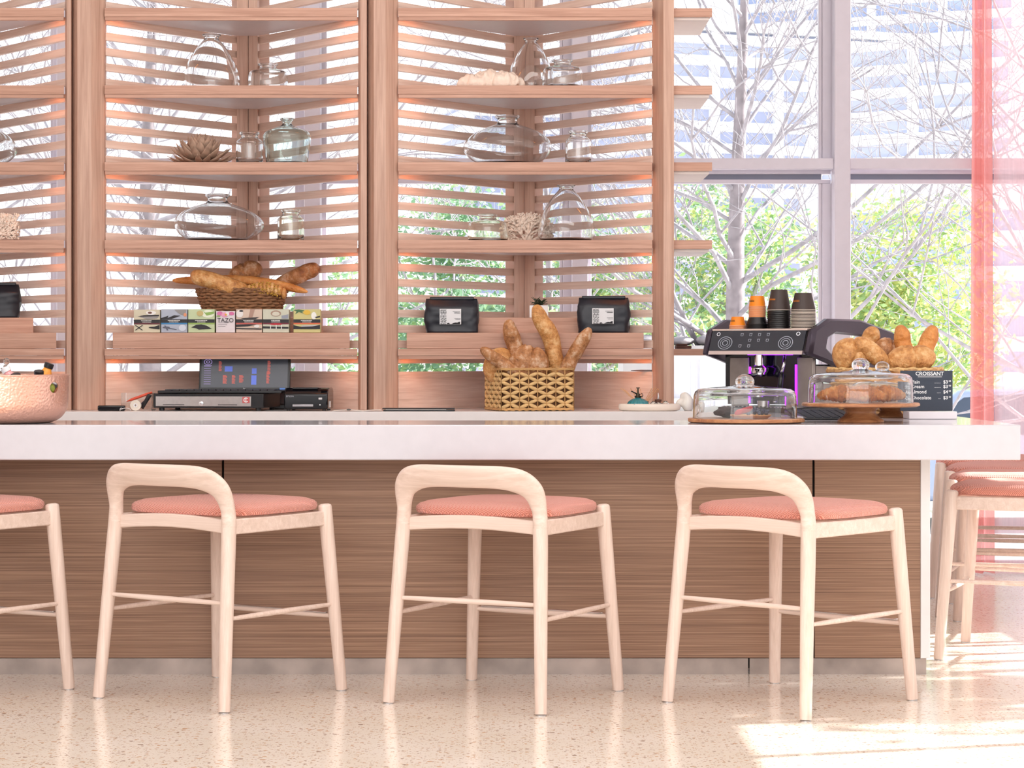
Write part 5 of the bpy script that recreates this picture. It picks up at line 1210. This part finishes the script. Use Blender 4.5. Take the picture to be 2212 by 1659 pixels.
# ------------------------------------------------------------------ outside
GZ = -.35
tag(MB().box(-60, 60, YW + .35, 160, GZ - .2, GZ).build('pavement', M('pale_pavement', (214, 208, 204), .8, noisy=.06, nscale=2)), kind='structure')
bpy.data.objects['pavement'].name = 'ground'
BARK = M('pale_bark', (176, 170, 174), .8, noisy=.25, nscale=14); BARKD = M('grey_bark', (158, 148, 150), .85, noisy=.3, nscale=10)
LEAFS = []  # leaf colours paled to stand in for haze outside
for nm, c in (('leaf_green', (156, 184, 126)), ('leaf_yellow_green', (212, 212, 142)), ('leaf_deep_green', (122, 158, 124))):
    m, nt, b = bsdf(nm); b.inputs['Base Color'].default_value = (*lin(c), 1); b.inputs['Roughness'].default_value = .5
    tr = nt.nodes.new('ShaderNodeBsdfTranslucent'); tr.inputs[0].default_value = (*lin(c), 1); mx = nt.nodes.new('ShaderNodeMixShader'); mx.inputs[0].default_value = .35
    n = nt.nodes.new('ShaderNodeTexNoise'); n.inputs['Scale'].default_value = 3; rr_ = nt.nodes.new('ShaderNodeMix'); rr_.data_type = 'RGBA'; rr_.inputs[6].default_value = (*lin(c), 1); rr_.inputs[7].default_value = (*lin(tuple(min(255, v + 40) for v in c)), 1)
    tcn = nt.nodes.new('ShaderNodeTexCoord'); nt.links.new(tcn.outputs['Object'], n.inputs['Vector']); nt.links.new(n.outputs[0], rr_.inputs[0]); nt.links.new(rr_.outputs[2], b.inputs['Base Color'])
    out = nt.nodes['Material Output']; nt.links.new(b.outputs[0], mx.inputs[1]); nt.links.new(tr.outputs[0], mx.inputs[2]); nt.links.new(mx.outputs[0], out.inputs[0]); LEAFS.append(m)
def bare_tree(label, x, y, h, r0, seed, spread=.55, dense=5, droop=.0, low=.12, bark=None, trunk=None, z0=GZ, name='bare_tree', kmax=34):
    rnd = random.Random(seed); t = thing(name, label, 'tree', (x, y, z0))
    tk = MB(); n = 14; tp = []
    for k in range(n + 1): u = k / n; tp.append(Vector((.10 * math.sin(u * 5 + seed) * h * .08, .02 * math.sin(u * 7), u * h)))
    tr_ = [r0 * (1 - .86 * (k / n)) for k in range(n + 1)]; tk.tube(tp, tr_, 12); tk.build('trunk', trunk or BARKD, t, smooth=True)
    mb = MB()
    def br(p, d, ln, r, lev):
        pts = [p]; q = p.copy(); dd = d.copy(); ns = 5
        for k in range(ns):
            dd = (dd + Vector((rnd.uniform(-.22, .22), rnd.uniform(-.22, .22), rnd.uniform(-.16, .22) - droop))).normalized(); q = q + dd * ln / ns; pts.append(q.copy())
        mb.tube(pts, [max(r * (1 - .6 * k / ns), .0022) for k in range(ns + 1)], 5 if lev > 1 else 4, cap=False)
        if lev <= 0: return
        for k in range(3 if lev > 1 else 4):
            i = rnd.randint(1, ns); a = rnd.uniform(0, 2 * PI); ax = Vector((math.cos(a), math.sin(a), rnd.uniform(-.4, .6)))
            br(pts[i], (dd + ax * rnd.uniform(.5, 1.0)).normalized(), ln * rnd.uniform(.5, .75), r * .48, lev - 1)
    for k in range(kmax):
        u = low + (1 - low) * (k + rnd.random()) / kmax; i = u * n; p = tp[min(int(i), n - 1)].lerp(tp[min(int(i) + 1, n)], i % 1); a = k * 2.4 + rnd.uniform(-.4, .4)
        el = rnd.uniform(.1, .7) + u * .4; d = Vector((math.cos(a) * math.cos(el), math.sin(a) * math.cos(el), math.sin(el)))
        br(p, d, h * spread * (1.05 - .7 * u) * rnd.uniform(.6, 1), r0 * .25 * (1.1 - .7 * u), dense - 2)
    mb.build('branches', bark or BARK, t, smooth=True)
    return t
def leafy_tree(label, x, y, h, crown, seed, nleaf, mix=(0, 1), s=.045, trunk_r=.08, cz=None, name='leafy_tree'):
    rnd = random.Random(seed); t = thing(name, label, 'tree', (x, y, GZ)); rx, ry, rz = crown; cz = h - rz if cz is None else cz
    mb = MB(); cl = []
    for k in range(46):
        a = rnd.uniform(0, 2 * PI); e = rnd.uniform(-1, 1); r = rnd.random() ** .4; c = math.sqrt(1 - e * e)
        cl.append(Vector((rx * r * c * math.cos(a), ry * r * c * math.sin(a), cz + rz * r * e)))
    for k in range(nleaf):
        c = rnd.choice(cl); q = c + Vector((rnd.gauss(0, 1) * rx * .17, rnd.gauss(0, 1) * ry * .17, rnd.gauss(0, 1) * rz * .13))
        u = Vector((rnd.gauss(0, 1), rnd.gauss(0, 1), rnd.gauss(0, .6))).normalized(); v = u.orthogonal().normalized(); v = (Matrix.Rotation(rnd.random() * 6, 3, u) @ v); ln = s * rnd.uniform(.7, 1.5); wd = ln * .45
        mb.cur = rnd.choice(mix); mb.add([q - u * ln, q + v * wd, q + u * ln, q - v * wd], [(0, 1, 2, 3)])
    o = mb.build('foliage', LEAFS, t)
    wd = MB(); wd.tube([(0, 0, 0), (.05, 0, cz * .5), (0, 0, cz)], [trunk_r, trunk_r * .8, trunk_r * .5], 10)
    for c in cl[::3]: wd.tube([(0, 0, cz * .6), tuple(c * .6 + Vector((0, 0, cz * .22))), tuple(c)], [trunk_r * .45, trunk_r * .25, trunk_r * .1], 6)
    wd.build('trunk', BARK, t, smooth=True); return t
bare_tree('tall bare tree with a grey trunk outside the window left of the white window post', PX(1600, 19), 19.0, 5.6, .115, 3, .62, 5, 0, .10, kmax=44)
bare_tree('bare tree with long slanting pale limbs outside the right-hand window', PX(2330, 17), 17.0, 4.9, .085, 8, .85, 5, 0, .12, kmax=34)
bare_tree('bare tree seen through the slats behind the middle shelving unit', PX(330, 18), 18.0, 5.4, .115, 15, .62, 5, 0, .10, kmax=40)
bare_tree('bare tree seen through the slats at the left edge', PX(-60, 20), 20.0, 5.6, .09, 21, .62, 5, 0, .1, kmax=34)
bare_tree('slim bare tree outside behind the right shelving unit', PX(1180, 22), 22.0, 4.4, .06, 31, .6, 5, 0, .1, kmax=24)
def LT(label, px, Y, ytop, hw, n, seed, mix, s=.038, rz=None):
    h = PZ(ytop, Y) - GZ; rx = hw * Y / F; leafy_tree(label, PX(px, Y), Y, h, (rx, rx * .8, rz or h * .36), seed, n, mix, s, .07)
LT('green leafy tree behind the tall bare tree', 1560, 24, 400, 190, 6500, 2, (0, 0, 1, 2))
LT('yellow-green leafy tree right of the white window post', 1960, 23, 395, 200, 7500, 3, (0, 1, 1, 0))
LT('green leafy tree behind the right shelving unit', 1290, 26, 420, 170, 5500, 4, (0, 2, 2, 1), .042)
LT('green leafy tree behind the bread basket shelving, right half', 960, 27, 400, 190, 5500, 5, (2, 0, 2), .042)
LT('small pale green tree far behind the middle shelving unit', 690, 32, 520, 100, 2200, 6, (0, 2), .055)
# clipped hedge strips and rocks
def hedge(label, px0, px1, Y, ytop, n, seed, mix):
    rnd = random.Random(seed); x0, x1 = PX(px0, Y), PX(px1, Y); zt = PZ(ytop, Y); mb = MB()
    for k in range(n):
        q = Vector((rnd.uniform(x0, x1), Y + rnd.uniform(-.35, .35), GZ + (zt - GZ) * rnd.random() ** .6 + .05 * math.sin(rnd.random() * 9)))
        u = Vector((rnd.gauss(0, 1), rnd.gauss(0, 1), rnd.gauss(0, 1))).normalized(); v = u.orthogonal().normalized(); ln = .05 * rnd.uniform(.7, 1.4)
        mb.cur = rnd.choice(mix); mb.add([q - u * ln, q + v * ln * .5, q + u * ln, q - v * ln * .5], [(0, 1, 2, 3)])
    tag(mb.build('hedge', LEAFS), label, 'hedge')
hedge('low green hedge outside behind the white panel fence', 1380, 1830, 21.5, 690, 4200, 1, (0, 1, 2))
hedge('low hedge outside behind the right shelving unit', 820, 1300, 22, 650, 3600, 2, (0, 2, 2))
hedge('low hedge outside at the far right below the leafy tree', 1840, 2150, 21.7, 720, 2600, 3, (0, 1))
ROCK = M('grey_rock', (160, 152, 154), .9, noisy=.25, nscale=8, bump=.4)
for k, (px, w_, h_) in enumerate(((1470, .10, .04), (1524, .08, .045), (1395, .14, .045))):
    blobm('boulder', ['grey boulder outside just right of the last shelf post', 'larger grey boulder outside left of the coffee machine', 'grey boulder seen behind the right shelving slats'][k], 'rock', (PX(px, 18.6), 18.6, PZ(752, 18.6) + .02), (w_ * 1.0, .3, h_), ROCK, k * 3, .3, 4)
# raised planting bed carrying the rocks
tag(MB().box(PX(1340, 18.6), PX(1640, 18.6), 18.1, 19.0, GZ, PZ(752, 18.6) + .0195).build('planter', M('planter_stone', (200, 194, 190), .8)), 'raised stone planting bed outside behind the white fence', 'planter')
# corrugated white fence
Yf = 17.2; mb = MB(); x = PX(1440, Yf); xe = PX(1850, Yf); zf = PZ(768, Yf); pts = []
k = 0
while x < xe:
    pts += [(x, Yf), (x + .05, Yf), (x + .065, Yf + .03), (x + .115, Yf + .03)]; x += .13
t = thing('panel_fence', 'white corrugated panel fence outside left of the coffee machine', 'fence', (0, 0, 0))
n = len(pts); vs = [(p[0], p[1], GZ) for p in pts] + [(p[0], p[1], zf) for p in pts]
o = MB().add(vs, [(i, i + 1, n + i + 1, n + i) for i in range(n - 1)]).build('fence_sheet', M('white_sheet_metal', (236, 236, 242), .4), t); o.modifiers.new('s', 'SOLIDIFY').thickness = .004
for zz in (zf - .03, zf - .36): MB().box(pts[0][0], pts[-1][0], Yf - .03, Yf - .002, zz, zz + .03).build('fence_rail', WHITE, t)
MB().box(PX(1492, Yf), PX(1499, Yf), Yf - .055, Yf - .031, GZ, zf + .02).build('fence_post', WHITE, t)
# cars
def car(label, x, y, rz, c):
    t = thing('car', label, 'car', (x, y, GZ), rz); PAINT = M('car_paint', c, .2, coat=.8); W_ = .82
    side = [(-2.1, .25), (-2.15, .55), (-2.0, .72), (-1.25, .80), (-.7, 1.20), (.55, 1.24), (1.25, .86), (2.0, .78), (2.1, .5), (2.05, .25)]
    n = len(side); MB().add([(p[0], -W_, p[1]) for p in side] + [(p[0], W_, p[1]) for p in side], [tuple(range(n)), tuple(range(2 * n - 1, n - 1, -1))] + [(i, (i + 1) % n, n + (i + 1) % n, n + i) for i in range(n)]).build('car_body', PAINT, t, bev=.05, segs=3)
    gl_ = M('car_glass', (70, 84, 104), .1); 
    for poly in ([(-1.1, .82), (-.66, 1.14), (-.1, 1.17), (-.1, .82)], [(-.04, .82), (-.04, 1.17), (.5, 1.18), (1.05, .84)]):
        for s_ in (-1, 1):
            vs = [(p[0], s_ * (W_ + .004), p[1]) for p in poly]; MB().add(vs + [(v[0], s_ * (W_ - .01), v[2]) for v in vs], [(0, 1, 2, 3), (0, 1, 5, 4), (1, 2, 6, 5), (2, 3, 7, 6), (3, 0, 4, 7)]).build('side_window', gl_, t)
    for x_ in (-1.35, 1.35):
        for s_ in (-1, 1):
            mb = MB(); mb.m = Matrix.Translation((x_, s_ * (W_ - .02), .30)) @ Matrix.Rotation(PI / 2, 4, 'X'); mb.lathe([(0, -.09), (.16, -.09), (.29, -.09), (.30, -.05), (.30, .09), (0, .09)], 28); mb.m = None
            wh = mb.build('wheel', M('tyre', (40, 40, 44), .8), t, smooth=.7)
    return t
car('pale blue car parked outside right of the price board', PX(2190, 20), 20.0, .05, (170, 186, 214))
car('white car parked outside behind the cash drawer', PX(640, 19), 19.2, 0, (232, 232, 238))
# towers
FAC = M('white_facade', (252, 252, 253), .8); GLZ = M('blue_glazing', (168, 180, 214), .35); GLZ2 = M('lavender_glazing', (192, 198, 224), .4)
def tower(label, x, y, w_, d_, h_, rz, fl, gl_, bal=.5, cols=0, nm='tower_block'):
    t = thing(nm, label, 'building', (x, y, GZ), rz)
    MB().box(-w_ / 2, w_ / 2, -d_ / 2, d_ / 2, 0, h_).build('glazed_core', gl_, t)
    mb = MB(); z = fl
    while z < h_: mb.box(-w_ / 2 - bal, w_ / 2 + bal, -d_ / 2 - bal, d_ / 2 + bal, z - fl * .22, z + fl * .20); z += fl
    mb.build('balcony_bands', FAC, t)
    pm = MB(); nc = cols or int(w_ / 3.2)
    for k in range(nc + 1):
        xx = -w_ / 2 + w_ * k / nc; pm.box(xx - .22, xx + .22, -d_ / 2 - bal * .6, -d_ / 2, 0, h_)
    nd = max(2, int(d_ / 3.2))
    for k in range(nd + 1): yy = -d_ / 2 + d_ * k / nd; pm.box(w_ / 2, w_ / 2 + bal * .6, yy - .22, yy + .22, 0, h_)
    pm.build('wall_piers', FAC, t)
    MB().box(-w_ / 2 - bal, w_ / 2 + bal, -d_ / 2 - bal, d_ / 2 + bal, h_, h_ + fl * .35).build('parapet', FAC, t)
    return t
tower('distant bluish curved-balcony tower at the top right, tallest of all', PX(1960, 120), 122, 15, 12, 40, -.42, 1.05, GLZ, .45)
tower('white block in front of the bluish tower, right of the window post', PX(2040, 95), 95, 8.6, 7, PZ(112, 93) - GZ, -.55, .95, GLZ2, .35)
tower('long white apartment block behind the bare tree, left of the window post', PX(1600, 105), 108, 13, 9, PZ(78, 104) - GZ, .35, 1.0, GLZ2, .5)
tower('white low building far behind the right-hand leafy tree', PX(2030, 60), 60, 6.2, 5, PZ(440, 60) - GZ, -.3, .9, GLZ, .2)
tower('faint white block seen through the slats behind the right unit', PX(1120, 135), 138, 8, 8, PZ(230, 135) - GZ, .25, 1.0, GLZ2, .4)
# dappling tree beside the right glazing
bare_tree('bare tree outside beyond the right side glazing', 5.4, 9.1, 4.6, .07, 44, .5, 5, 0, .05, kmax=26)
leafy_tree('small leafy tree outside beyond the right side glazing', 6.6, 9.0, 4.4, (1.0, .9, .75), 12, 1500, (0, 1), .07, .06)
